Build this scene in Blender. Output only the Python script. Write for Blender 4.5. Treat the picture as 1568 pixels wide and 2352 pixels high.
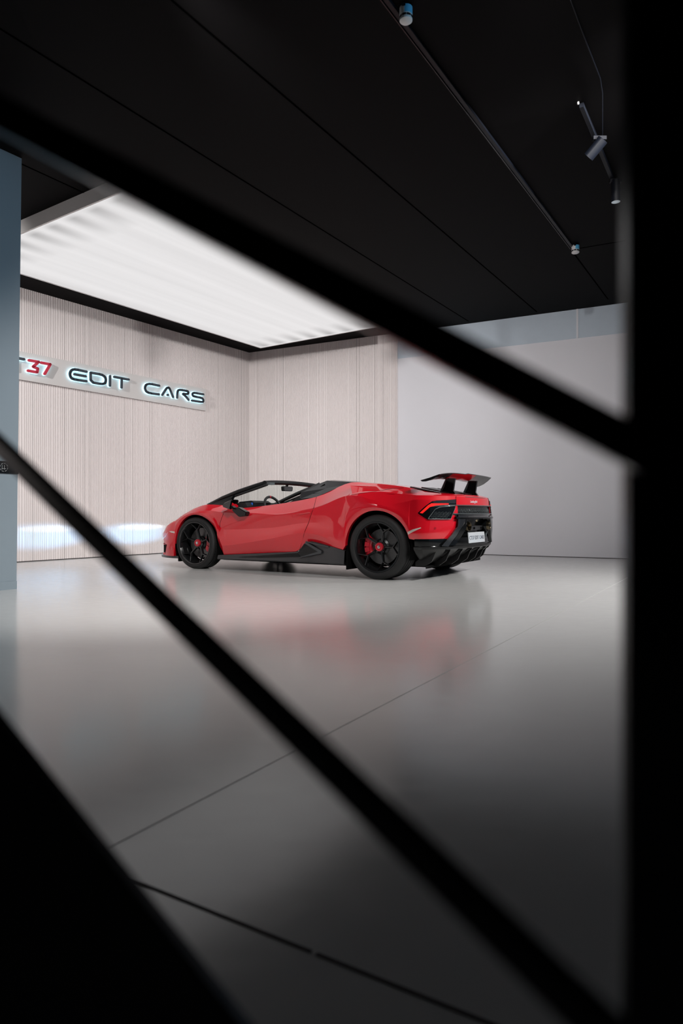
import bpy, bmesh, math, random
import numpy as np
from mathutils import Vector, Matrix
PI = math.pi
random.seed(7)
for o in list(bpy.data.objects): bpy.data.objects.remove(o)
scn = bpy.context.scene
C = scn.collection
# ------------------------------------------------------------------ camera, world, exposure
CAM_Z = 0.698
cd = bpy.data.cameras.new('camera'); cam = bpy.data.objects.new('camera', cd); C.objects.link(cam)
cam.location = (0, 0, CAM_Z); cam.rotation_euler = (PI/2, 0, 0)
cd.sensor_fit = 'HORIZONTAL'; cd.sensor_width = 24.0
cd.lens = 24.0*1540.0/1568.0
cd.shift_y = (1179.2-1176.0)/1568.0
cd.clip_start = 0.02; cd.clip_end = 100
cd.dof.use_dof = True; cd.dof.focus_distance = 8.6; cd.dof.aperture_fstop = 2.8
scn.camera = cam
scn.view_settings.view_transform = 'Standard'; scn.view_settings.look = 'None'
scn.view_settings.gamma = 1.0; scn.view_settings.use_curve_mapping = False
scn.view_settings.exposure = 0.0
w = bpy.data.worlds.new('world'); scn.world = w; w.use_nodes = True
w.node_tree.nodes['Background'].inputs[0].default_value = (0.45, 0.62, 0.85, 1)
w.node_tree.nodes['Background'].inputs[1].default_value = 0.20

ROOM_H = 3.93
def spot(name, loc, target, power, size=60, blend=0.6, color=(1, 0.97, 0.95), radius=0.03, scale=(1, 1, 1), parent=None):
    ld = bpy.data.lights.new(name, 'SPOT'); ld.energy = power; ld.color = color
    ld.spot_size = math.radians(size); ld.spot_blend = blend; ld.shadow_soft_size = radius
    o = bpy.data.objects.new(name, ld); C.objects.link(o)
    o.location = loc
    o.rotation_euler = (Vector(target)-Vector(loc)).to_track_quat('-Z', 'Y').to_euler()
    o.scale = scale
    return o

# ------------------------------------------------------------------ materials
def mat(name, color, rough=0.5, metal=0.0, coat=0.0, spec=0.5, emit=None, estr=0.0, bump=0.0, bscale=40, var=0.0, vscale=6, coat_rough=0.03, rvar=0.0):
    m = bpy.data.materials.new(name); m.use_nodes = True
    nt = m.node_tree; b = nt.nodes['Principled BSDF']
    b.inputs['Base Color'].default_value = (*color, 1)
    b.inputs['Roughness'].default_value = rough; b.inputs['Metallic'].default_value = metal
    b.inputs['Specular IOR Level'].default_value = spec
    b.inputs['Coat Weight'].default_value = coat; b.inputs['Coat IOR'].default_value = 1.75 if name == 'red_paint' else 2.1 if name == 'wing_gloss' else 1.5; b.inputs['Coat Roughness'].default_value = coat_rough
    if emit: b.inputs['Emission Color'].default_value = (*emit, 1); b.inputs['Emission Strength'].default_value = estr
    tc = nt.nodes.new('ShaderNodeTexCoord')
    n = nt.nodes.new('ShaderNodeTexNoise'); n.inputs['Scale'].default_value = vscale; n.inputs['Detail'].default_value = 4
    nt.links.new(tc.outputs['Object'], n.inputs['Vector'])
    if var > 0:
        r = nt.nodes.new('ShaderNodeMixRGB'); r.blend_type = 'MIX'
        r.inputs[1].default_value = (*[max(0, c*(1-var)) for c in color], 1); r.inputs[2].default_value = (*[min(1, c*(1+var)) for c in color], 1)
        nt.links.new(n.outputs['Fac'], r.inputs[0]); nt.links.new(r.outputs[0], b.inputs['Base Color'])
    if rvar > 0:
        mr = nt.nodes.new('ShaderNodeMapRange'); mr.inputs['To Min'].default_value = rough*(1-rvar); mr.inputs['To Max'].default_value = rough*(1+rvar)
        nt.links.new(n.outputs['Fac'], mr.inputs['Value']); nt.links.new(mr.outputs[0], b.inputs['Roughness'])
    if bump > 0:
        n2 = nt.nodes.new('ShaderNodeTexNoise'); n2.inputs['Scale'].default_value = bscale; n2.inputs['Detail'].default_value = 6
        nt.links.new(tc.outputs['Object'], n2.inputs['Vector'])
        bp = nt.nodes.new('ShaderNodeBump'); bp.inputs['Strength'].default_value = bump; bp.inputs['Distance'].default_value = 0.002
        nt.links.new(n2.outputs['Fac'], bp.inputs['Height']); nt.links.new(bp.outputs[0], b.inputs['Normal'])
    return m

M = {}
M['paint'] = mat('red_paint', (0.65, 0.003, 0.014), rough=0.45, metal=0.0, spec=0.12, coat=1.0, var=0.03, vscale=300)
M['gloss_black'] = mat('gloss_black', (0.004, 0.0045, 0.005), rough=0.10, coat=0.0, spec=0.38, var=0.1)
M['satin_black'] = mat('satin_black', (0.007, 0.007, 0.0075), rough=0.35, var=0.1)
M['diff'] = mat('diffuser_black', (0.007, 0.007, 0.007), rough=0.3, spec=0.4, var=0.1)
M['dline'] = mat('slat_joint', (0.30, 0.27, 0.265), rough=0.9, var=0.05)
M['skirt'] = mat('skirt_grey', (0.021, 0.021, 0.023), rough=0.32, coat=0.3, var=0.1, coat_rough=0.2)
M['carbon'] = mat('forged_carbon', (0.014, 0.015, 0.017), rough=0.25, coat=1.0, bump=0.0, var=0.75, vscale=90)
M['rim'] = mat('rim_black', (0.007, 0.0073, 0.008), rough=0.28, coat=0.6, var=0.05, coat_rough=0.12)
M['rubber'] = mat('tyre_rubber', (0.010, 0.010, 0.0105), rough=0.62, bump=0.15, bscale=120, var=0.1)
M['void'] = mat('dark_liner', (0.003, 0.003, 0.003), rough=0.9, spec=0.1, var=0.1)
M['disc'] = mat('brake_disc', (0.15, 0.145, 0.145), rough=0.4, metal=1.0, var=0.15, vscale=50)
M['caliper'] = mat('red_caliper', (0.5, 0.006, 0.02), rough=0.3, coat=0.5, var=0.05)
M['cap'] = mat('red_cap', (0.55, 0.015, 0.03), rough=0.35, coat=0.4, var=0.05)
M['silver'] = mat('silver', (0.7, 0.7, 0.7), rough=0.25, metal=1.0, var=0.05)
M['bolt'] = mat('steel_bolt', (0.3, 0.3, 0.3), rough=0.35, metal=1.0, var=0.1)
M['tail_red'] = mat('tail_lens', (0.6, 0.01, 0.01), rough=0.15, coat=1.0, emit=(1.0, 0.03, 0.02), estr=0.55, var=0.05)
M['smoke'] = mat('smoked_lens', (0.02, 0.02, 0.022), rough=0.1, coat=1.0, var=0.1)
M['amber'] = mat('marker_lens', (0.62, 0.55, 0.5), rough=0.25, coat=1.0, var=0.05)
M['head'] = mat('headlight_lens_glow', (0.55, 0.6, 0.75), rough=0.12, coat=1.0, emit=(0.65, 0.75, 1.0), estr=0.25, var=0.05)  # lens colour and emission also carry the glow on the bumper
M['plate'] = mat('plate_white', (0.50, 0.53, 0.56), rough=0.35, var=0.03)
M['plate_ink'] = mat('plate_ink', (0.02, 0.03, 0.06), rough=0.5, var=0.05)
M['edge'] = mat('grey_edge_trim', (0.07, 0.085, 0.09), rough=0.25, coat=0.5, var=0.05)
M['wing'] = mat('wing_gloss', (0.012, 0.012, 0.013), rough=0.3, coat=1.0, var=0.1)
M['blade'] = mat('blade_grey', (0.045, 0.048, 0.052), rough=0.35, var=0.05)
M['soft'] = mat('black_fabric', (0.011, 0.011, 0.012), rough=0.55, bump=0.2, bscale=400, var=0.15)
M['screen'] = mat('blue_screen', (0.0, 0.02, 0.08), rough=0.2, emit=(0.03, 0.12, 0.5), estr=0.7, var=0.05)
M['white_script'] = mat('script_white', (0.75, 0.75, 0.8), rough=0.3, var=0.03)
M['mirror'] = mat('mirror_glass', (0.75, 0.8, 0.78), rough=0.03, metal=1.0, var=0.02)
M['frame'] = mat('black_steel', (0.003, 0.0035, 0.0045), rough=0.2, spec=0.35, var=0.1, rvar=0.3)
M['wall'] = mat('white_wall', (0.70, 0.70, 0.74), rough=0.75, bump=0.08, bscale=60, var=0.02, vscale=2)
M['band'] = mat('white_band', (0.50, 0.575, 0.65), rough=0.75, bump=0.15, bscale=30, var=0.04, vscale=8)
M['slat'] = mat('slat_paint', (0.74, 0.685, 0.675), rough=0.6, var=0.02, vscale=3)
M['groove'] = mat('slat_backing', (0.60, 0.55, 0.545), rough=0.85, var=0.05)
M['dgap'] = mat('dark_gap', (0.05, 0.045, 0.045), rough=0.9, var=0.05)
M['board'] = mat('sign_board', (0.58, 0.56, 0.55), rough=0.55, var=0.02)
M['sign_dark'] = mat('letter_anthracite', (0.035, 0.045, 0.06), rough=0.4, var=0.05)
M['sign_red'] = mat('letter_red', (0.5, 0.02, 0.05), rough=0.4, var=0.05)
M['halo'] = mat('halo_acrylic', (0.6, 0.8, 0.9), rough=0.4, emit=(0.45, 0.86, 1.0), estr=1.6, var=0.02)
M['ceil'] = mat('ceiling_black', (0.0028, 0.0025, 0.0028), rough=0.7, spec=0.06, var=0.06, vscale=2)
M['seam'] = mat('ceiling_seam', (0.001, 0.001, 0.001), rough=0.9, spec=0.0, var=0.05)
M['boxframe'] = mat('light_box_frame', (0.82, 0.80, 0.79), rough=0.6, var=0.02)
M['white_plastic'] = mat('white_plastic', (0.62, 0.63, 0.64), rough=0.4, var=0.03)
M['blue_light'] = mat('blue_light_side', (0.10, 0.42, 0.68), rough=0.4, var=0.03)  # blue light on the sensor housings, put in as colour
M['lampblack'] = mat('lamp_black', (0.002, 0.003, 0.006), rough=0.45, spec=0.25, var=0.05)
M['lampface'] = mat('lamp_face', (0.25, 0.3, 0.3), rough=0.3, emit=(0.8, 0.9, 1.0), estr=0.25, var=0.05)
M['partition'] = mat('partition_grey', (0.22, 0.275, 0.315), rough=0.35, spec=0.5, var=0.03, vscale=1)
M['icon'] = mat('icon_grey', (0.35, 0.35, 0.35), rough=0.5, var=0.03)
M['dash'] = mat('dash_black', (0.012, 0.012, 0.013), rough=0.5, var=0.1)

def floor_material():
    m = bpy.data.materials.new('epoxy_floor'); m.use_nodes = True; nt = m.node_tree; b = nt.nodes['Principled BSDF']
    tc = nt.nodes.new('ShaderNodeTexCoord')
    def noise(s, d=5, sc=(1, 1, 1)):
        mp = nt.nodes.new('ShaderNodeMapping'); mp.inputs['Scale'].default_value = sc; mp.inputs['Rotation'].default_value = (0, 0, 0.5)
        nt.links.new(tc.outputs['Object'], mp.inputs['Vector'])
        n = nt.nodes.new('ShaderNodeTexNoise'); n.inputs['Scale'].default_value = s; n.inputs['Detail'].default_value = d
        nt.links.new(mp.outputs[0], n.inputs['Vector']); return n
    n1 = noise(1.2); n2 = noise(9, 6, (1, 2.5, 1))
    mix = nt.nodes.new('ShaderNodeMixRGB'); mix.inputs[1].default_value = (0.52, 0.525, 0.515, 1); mix.inputs[2].default_value = (0.575, 0.58, 0.57, 1)
    nt.links.new(n1.outputs['Fac'], mix.inputs[0]); nt.links.new(mix.outputs[0], b.inputs['Base Color'])
    mr = nt.nodes.new('ShaderNodeMapRange'); mr.inputs['From Min'].default_value = 0.3; mr.inputs['From Max'].default_value = 0.7
    mr.inputs['To Min'].default_value = 0.15; mr.inputs['To Max'].default_value = 0.19
    nt.links.new(n2.outputs['Fac'], mr.inputs['Value']); nt.links.new(mr.outputs[0], b.inputs['Roughness'])
    bp = nt.nodes.new('ShaderNodeBump'); bp.inputs['Strength'].default_value = 0.12; bp.inputs['Distance'].default_value = 0.003
    n3 = noise(5, 3); nt.links.new(n3.outputs['Fac'], bp.inputs['Height']); nt.links.new(bp.outputs[0], b.inputs['Normal'])
    b.inputs['Specular IOR Level'].default_value = 0.5
    return m
M['floor'] = floor_material()

BOX_L = 0.80; BEAM = 120
def lightbox_material():
    # stretch ceiling lit by rows of tubes: emission varies across the width in soft stripes, and scallops near the two ends
    m = bpy.data.materials.new('stretch_ceiling_light'); m.use_nodes = True; nt = m.node_tree
    b = nt.nodes['Principled BSDF']; b.inputs['Base Color'].default_value = (0.12, 0.12, 0.12, 1); b.inputs['Roughness'].default_value = 0.6
    tc = nt.nodes.new('ShaderNodeTexCoord'); sp = nt.nodes.new('ShaderNodeSeparateXYZ'); nt.links.new(tc.outputs['Generated'], sp.inputs[0])
    def mth(op, a, b_=None, clamp=False):
        n = nt.nodes.new('ShaderNodeMath'); n.operation = op; n.use_clamp = clamp
        for i, v in enumerate((a, b_)):
            if v is None: continue
            if isinstance(v, (int, float)): n.inputs[i].default_value = v
            else: nt.links.new(v, n.inputs[i])
        return n.outputs[0]
    u, v = sp.outputs['X'], sp.outputs['Y']
    # v along the length, u across
    comb = nt.nodes.new('ShaderNodeCombineXYZ'); nt.links.new(mth('MULTIPLY', u, 14.0), comb.inputs[0]); nt.links.new(mth('MULTIPLY', v, 0.7), comb.inputs[1])
    n = nt.nodes.new('ShaderNodeTexNoise'); n.inputs['Scale'].default_value = 1.0; n.inputs['Detail'].default_value = 3; nt.links.new(comb.outputs[0], n.inputs['Vector'])
    base = mth('ADD', mth('MULTIPLY', n.outputs['Fac'], 0.22), 0.79)
    e = mth('MINIMUM', v, mth('SUBTRACT', 1.0, v))
    prox = mth('SUBTRACT', 1.0, mth('MULTIPLY', e, 9.0), True)
    off_edge = mth('MULTIPLY', e, 60.0, True)
    sc = mth('POWER', mth('ABSOLUTE', mth('SINE', mth('MULTIPLY', u, PI*8.0))), 2.0)
    dip = mth('MULTIPLY', mth('MULTIPLY', mth('MULTIPLY', prox, sc), off_edge), 0.45)
    val = mth('SUBTRACT', base, dip)
    ue = mth('MINIMUM', u, mth('SUBTRACT', 1.0, u))
    val = mth('SUBTRACT', val, mth('MULTIPLY', mth('SUBTRACT', 1.0, mth('MULTIPLY', ue, 12.0), True), 0.12))
    nt.links.new(mth('MULTIPLY', val, BOX_L), b.inputs['Emission Strength']); b.inputs['Emission Color'].default_value = (1.0, 0.985, 0.99, 1)
    return m
M['lightbox'] = lightbox_material()

# ------------------------------------------------------------------ helpers
def meshobj(name, verts, faces, material, parent=None, smooth=None, flip=False):
    me = bpy.data.meshes.new(name); me.from_pydata([tuple(v) for v in verts], [], faces); me.update()
    bm = bmesh.new(); bm.from_mesh(me)
    bmesh.ops.remove_doubles(bm, verts=bm.verts, dist=1e-5)
    bmesh.ops.recalc_face_normals(bm, faces=bm.faces)
    if flip: bmesh.ops.reverse_faces(bm, faces=bm.faces)
    bm.to_mesh(me); bm.free()
    if smooth:
        me.polygons.foreach_set('use_smooth', [True]*len(me.polygons)); me.set_sharp_from_angle(angle=math.radians(smooth))
    for mm in (material if isinstance(material, (list, tuple)) else [material]): me.materials.append(mm)
    o = bpy.data.objects.new(name, me); C.objects.link(o)
    if parent: o.parent = parent
    return o
def bmobj(name, bm, material, parent=None, smooth=None):
    bmesh.ops.recalc_face_normals(bm, faces=bm.faces)
    me = bpy.data.meshes.new(name); bm.to_mesh(me); bm.free()
    if smooth:
        me.polygons.foreach_set('use_smooth', [True]*len(me.polygons)); me.set_sharp_from_angle(angle=math.radians(smooth))
    me.materials.append(material)
    o = bpy.data.objects.new(name, me); C.objects.link(o)
    if parent: o.parent = parent
    return o
def thing(name, label, cat, loc=(0, 0, 0), rot=(0, 0, 0), group=None):
    o = bpy.data.objects.new(name, None); C.objects.link(o); o.location = loc; o.rotation_euler = rot
    o.empty_display_size = 0.1
    return tag(o, label, cat, group)
def tag(o, label, cat, group=None):
    o['label'] = label; o['category'] = cat
    if group: o['group'] = group
    return o
def struct(o): o['kind'] = 'structure'; return o
def add_prism(bm, poly, axis, a, b):
    """poly: 2D points; axis = function (p, t) -> 3D"""
    v0 = [bm.verts.new(axis(p, a)) for p in poly]; v1 = [bm.verts.new(axis(p, b)) for p in poly]
    bm.faces.new(v0); bm.faces.new(v1[::-1]); n = len(poly)
    for i in range(n): bm.faces.new((v0[i], v0[(i+1) % n], v1[(i+1) % n], v1[i]))
def add_box(bm, c, s, R=None):
    c = Vector(c); vs = []
    for dx in (-.5, .5):
        for dy in (-.5, .5):
            for dz in (-.5, .5):
                p = Vector((dx*s[0], dy*s[1], dz*s[2]))
                if R is not None: p = R @ p
                vs.append(bm.verts.new(c+p))
    for f in ((0, 1, 3, 2), (4, 6, 7, 5), (0, 4, 5, 1), (2, 3, 7, 6), (0, 2, 6, 4), (1, 5, 7, 3)): bm.faces.new([vs[i] for i in f])
def add_beam(bm, p0, p1, w0, h0, w1=None, h1=None, up=(0, 0, 1), bev=0.0):
    p0 = Vector(p0); p1 = Vector(p1); d = (p1-p0).normalized(); up = Vector(up)
    s = d.cross(up).normalized(); u = s.cross(d).normalized()
    w1 = w1 or w0; h1 = h1 or h0
    def ring(p, w, h):
        b = bev
        pts = [(-w/2+b, -h/2), (w/2-b, -h/2), (w/2, -h/2+b), (w/2, h/2-b), (w/2-b, h/2), (-w/2+b, h/2), (-w/2, h/2-b), (-w/2, -h/2+b)] if b > 0 else [(-w/2, -h/2), (w/2, -h/2), (w/2, h/2), (-w/2, h/2)]
        return [bm.verts.new(p+s*x+u*y) for x, y in pts]
    a, b_ = ring(p0, w0, h0), ring(p1, w1, h1); n = len(a)
    bm.faces.new(a[::-1]); bm.faces.new(b_)
    for i in range(n): bm.faces.new((a[i], a[(i+1) % n], b_[(i+1) % n], b_[i]))
def add_tube(bm, pts, r, n=8, closed=False, rad=None):
    pts = [Vector(p) for p in pts]; rings = []; N = len(pts); up = Vector((0, 0, 1))
    for i, p in enumerate(pts):
        a = pts[(i-1) % N] if (closed or i > 0) else p; b = pts[(i+1) % N] if (closed or i < N-1) else p
        d = (b-a).normalized()
        s = d.cross(up) if abs(d.dot(up)) < 0.95 else d.cross(Vector((1, 0, 0)))
        s.normalize(); u = s.cross(d)
        rr = rad[i] if rad else r
        rings.append([bm.verts.new(p+(s*math.cos(2*PI*k/n)+u*math.sin(2*PI*k/n))*rr) for k in range(n)])
    for i in range(N if closed else N-1):
        a, b = rings[i], rings[(i+1) % N]
        for k in range(n): bm.faces.new((a[k], a[(k+1) % n], b[(k+1) % n], b[k]))
    if not closed: bm.faces.new(rings[0][::-1]); bm.faces.new(rings[-1])
def add_lathe(bm, prof, n=48, c=(0, 0, 0), axis='y', a0=0, a1=2*PI):
    """prof: (r, t) list, t along axis"""
    full = abs(a1-a0-2*PI) < 1e-6; rings = []
    for i in range(n if full else n+1):
        a = a0+(a1-a0)*i/n; ca, sa = math.cos(a), math.sin(a)
        if axis == 'y': rings.append([bm.verts.new((c[0]+r*ca, c[1]+t, c[2]+r*sa)) for r, t in prof])
        else: rings.append([bm.verts.new((c[0]+r*ca, c[1]+r*sa, c[2]+t)) for r, t in prof])
    m = len(rings)
    for i in range(m if full else m-1):
        a, b = rings[i], rings[(i+1) % m]
        for k in range(len(prof)-1): bm.faces.new((a[k], a[k+1], b[k+1], b[k]))
def pchip(keys):
    keys = sorted(keys); xs = [k[0] for k in keys]; ys = [k[1] for k in keys]; n = len(xs)
    h = [xs[i+1]-xs[i] for i in range(n-1)]; d = [(ys[i+1]-ys[i])/h[i] for i in range(n-1)]
    m = [0.0]*n; m[0] = d[0]; m[-1] = d[-1]
    for i in range(1, n-1):
        if d[i-1]*d[i] > 0: w1 = 2*h[i]+h[i-1]; w2 = h[i]+2*h[i-1]; m[i] = (w1+w2)/(w1/d[i-1]+w2/d[i])
    def f(x):
        if x <= xs[0]: return ys[0]
        if x >= xs[-1]: return ys[-1]
        i = max(j for j in range(n-1) if xs[j] <= x); t = (x-xs[i])/h[i]
        return (2*t**3-3*t*t+1)*ys[i]+(t**3-2*t*t+t)*h[i]*m[i]+(-2*t**3+3*t*t)*ys[i+1]+(t**3-t*t)*h[i]*m[i+1]
    return f
def lin(keys):
    keys = sorted(keys); xs = [k[0] for k in keys]; ys = [k[1] for k in keys]
    return lambda x: float(np.interp(x, xs, ys))
def text_mesh(name, body, size, material, parent, depth=0.001, shear=0.0, loc=(0, 0, 0), rot=(0, 0, 0), xscale=1.0):
    cu = bpy.data.curves.new(name+'_curve', 'FONT'); cu.body = body; cu.size = size; cu.extrude = depth; cu.shear = shear
    cu.align_x = 'CENTER'; cu.align_y = 'CENTER'; cu.resolution_u = 3
    t = bpy.data.objects.new(name+'_tmp', cu); C.objects.link(t)
    bpy.context.view_layer.update()
    me = bpy.data.meshes.new_from_object(t.evaluated_get(bpy.context.evaluated_depsgraph_get()))
    bpy.data.objects.remove(t)
    me.name = name; me.materials.clear(); me.materials.append(material)
    o = bpy.data.objects.new(name, me); C.objects.link(o); o.parent = parent; o.location = loc; o.rotation_euler = rot; o.scale = (xscale, 1, 1)
    return o

# ------------------------------------------------------------------ the room
WL = Vector((-1.858, 13.496)); WLd = Vector((-0.575, -0.818)).normalized()      # left wall runs from the corner toward the camera side
WRd = Vector((0.889, -0.458)).normalized()                                        # right wall
SLAT_END = 3.21
def LW(s, z, off=0.0):      # point on left wall; off = distance into the room
    n = Vector((-WLd.y, WLd.x)); n = n if n.dot(Vector((1, -1))) > 0 else -n
    p = WL+WLd*s+n*off; return Vector((p.x, p.y, z))
def RW(s, z, off=0.0):
    n = Vector((WRd.y, -WRd.x)); n = n if n.dot(Vector((-1, -1))) > 0 else -n
    p = WL+WRd*s+n*off; return Vector((p.x, p.y, z))
def wall_prism(name, F, s0, s1, z0, z1, o0, o1, m):
    bm = bmesh.new(); vs = [bm.verts.new(F(s, z, o)) for s in (s0, s1) for z in (z0, z1) for o in (o0, o1)]
    for f in ((0, 1, 3, 2), (4, 6, 7, 5), (0, 4, 5, 1), (2, 3, 7, 6), (0, 2, 6, 4), (1, 5, 7, 3)): bm.faces.new([vs[i] for i in f])
    return bmobj(name, bm, m)
# floor
fl = meshobj('floor', [(-14, -4, 0), (9, -4, 0), (9, 16, 0), (-14, 16, 0), (-14, -4, -0.1), (9, -4, -0.1), (9, 16, -0.1), (-14, 16, -0.1)],
             [(0, 1, 2, 3), (4, 7, 6, 5), (0, 4, 5, 1), (1, 5, 6, 2), (2, 6, 7, 3), (3, 7, 4, 0)], M['floor']); struct(fl)
# slatted cladding: real battens over a backing board
def slat_wall(name, F, s0, s1, z0, z1):
    bm = bmesh.new(); s = s0; k = 0
    prof = []
    while s < s1-0.005:
        wdt = 0.021 if random.random() > 0.12 else 0.034
        gap = 0.009
        e = min(s+wdt, s1)
        for (a, o) in ((s, 0.008), (s, 0.012), (s+0.003, 0.014), (e-0.003, 0.014), (e, 0.012), (e, 0.008)): prof.append((a, o))
        s = e+gap; k += 1
    prof.append((s1, 0.008))
    lo = [bm.verts.new(F(a, z0, o)) for a, o in prof]; hi = [bm.verts.new(F(a, z1, o)) for a, o in prof]
    for i in range(len(prof)-1): bm.faces.new((lo[i], lo[i+1], hi[i+1], hi[i]))
    # backing (the wall body itself)
    o = bmobj(name, bm, M['slat'])
    me = o.data; me.materials.append(M['groove']); me.materials.append(M['dline'])
    rnd = random.Random(3)
    for i, p in enumerate(me.polygons):
        if i % 6 == 5 or (i % 6 in (0, 4)): p.material_index = 1
        if i % 6 == 5 and rnd.random() < 0.05: p.material_index = 2
    return struct(o)
wl = wall_prism('wall_left', LW, -0.25, 12.0, 0, ROOM_H+0.1, 0.0, -0.15, M['groove']); struct(wl)
slat_wall('trim_1', LW, 0.0, 12.0, 0.012, ROOM_H)
wr = wall_prism('wall_right', RW, 0.0, 11.0, 0, ROOM_H+0.1, 0.0, -0.15, M['wall']); struct(wr)
slat_wall('trim_2', RW, 0.0, SLAT_END, 0.012, ROOM_H)
struct(wall_prism('trim_3', RW, SLAT_END, SLAT_END+0.018, 0, ROOM_H, 0.0, 0.035, M['slat']))
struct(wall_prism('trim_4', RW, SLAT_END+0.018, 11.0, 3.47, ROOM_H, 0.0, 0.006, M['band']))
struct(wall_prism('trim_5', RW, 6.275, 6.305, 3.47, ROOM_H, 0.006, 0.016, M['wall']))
struct(wall_prism('trim_6', LW, 0.0, 12.0, 0.0, 0.012, 0.0, 0.004, M['dgap']))
struct(wall_prism('trim_7', RW, 0.0, 11.0, 0.0, 0.008, 0.0, 0.003, M['dgap']))
# room continues behind and beside the camera
struct(wall_prism('wall_side', lambda s, z, o: Vector((-14-o, s, z)), -4, 16, 0, ROOM_H+0.1, 0.0, 0.15, M['ceil']))
struct(wall_prism('wall_back', lambda s, z, o: Vector((s, -4.0-o, z)), -14, 9, 0, ROOM_H+0.1, 0.0, 0.15, M['ceil']))
# ceiling with the light box below it
bm = bmesh.new(); add_box(bm, (-2.5, 6, ROOM_H+0.06), (23, 20, 0.12)); struct(bmobj('ceiling', bm, M['ceil']))
def ceil_strip(name, p0, p1, wd, m, z0=0.0, z1=0.003):
    bm = bmesh.new(); add_beam(bm, (p0[0], p0[1], ROOM_H-(z0+z1)/2), (p1[0], p1[1], ROOM_H-(z0+z1)/2), wd, abs(z1-z0)); return struct(bmobj(name, bm, m))
def ext(p, q, a, b):
    d = Vector((q[0]-p[0], q[1]-p[1])); return (p[0]-d.x*a, p[1]-d.y*a), (q[0]+d.x*b, q[1]+d.y*b)
for i, (p, q) in enumerate((((-2.123, 4.704), (2.115, 11.246)), ((-1.049, 4.25), (3.112, 10.722)), ((0.419, 4.45), (4.004, 10.092)), ((1.85, 4.0), (5.2, 9.25)), ((-3.55, 5.3), (-2.5, 6.9)), ((-4.6, 6.1), (-3.4, 7.9)))):
    a, b = ext(p, q, 0.25 if i < 4 else 0.5, 0.004 if i < 4 else 0.0)
    ceil_strip('trim_%d' % (10+i), a, b, 0.014, M['seam'])
ceil_strip('trim_16', (2.858, 8.197), (4.6, 7.32), 0.012, M['seam'])
# floor joints
def floor_strip(name, p0, p1, wd, m):
    bm = bmesh.new(); add_beam(bm, (p0[0], p0[1], 0.0006), (p1[0], p1[1], 0.0006), wd, 0.001); return struct(bmobj(name, bm, m))
floor_strip('trim_20', (-0.9, 1.575), (-0.048, 1.067), 0.0075, M['dgap']); floor_strip('trim_21', (-0.040, 1.062), (1.6, 0.085), 0.0075, M['dgap'])
M['joint'] = mat('joint_grey', (0.49, 0.49, 0.48), rough=0.5, var=0.05)
floor_strip('trim_22', (-0.9, 0.72), (3.3, 7.60), 0.0022, M['joint'])

# ---- light box
bd = Vector((0.5605, 0.828)).normalized(); bn = Vector((bd.y, -bd.x))
B0 = Vector((-2.096, 6.442)); BL = 5.36; BW = 2.92; BZ = 3.79
root = thing('light_box', 'huge white rectangular ceiling light box glowing above the car', 'ceiling light', (B0.x, B0.y, BZ), (0, 0, math.atan2(bd.y, bd.x)-PI/2))
# local y = along length, local -x = toward left wall
bm = bmesh.new(); vs = [bm.verts.new(p) for p in ((-BW, 0, 0), (0, 0, 0), (0, BL, 0), (-BW, BL, 0))]; bm.faces.new(vs)
dif = bmobj('diffuser', bm, M['lightbox'], root)
if dif.data.polygons[0].normal.z > 0: dif.data.flip_normals()
bm = bmesh.new(); t = 0.02; g = 0.003
for c, s in (((-BW/2, -t/2, 0.068), (BW+2*t, t, 0.144)), ((-BW/2, BL+t/2, 0.068), (BW+2*t, t, 0.144)), ((t/2, BL/2, 0.068), (t, BL, 0.144)), ((-BW-t/2, BL/2, 0.068), (t, BL, 0.144))): add_box(bm, c, s)
bmobj('frame', bm, M['boxframe'], root)

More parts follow.
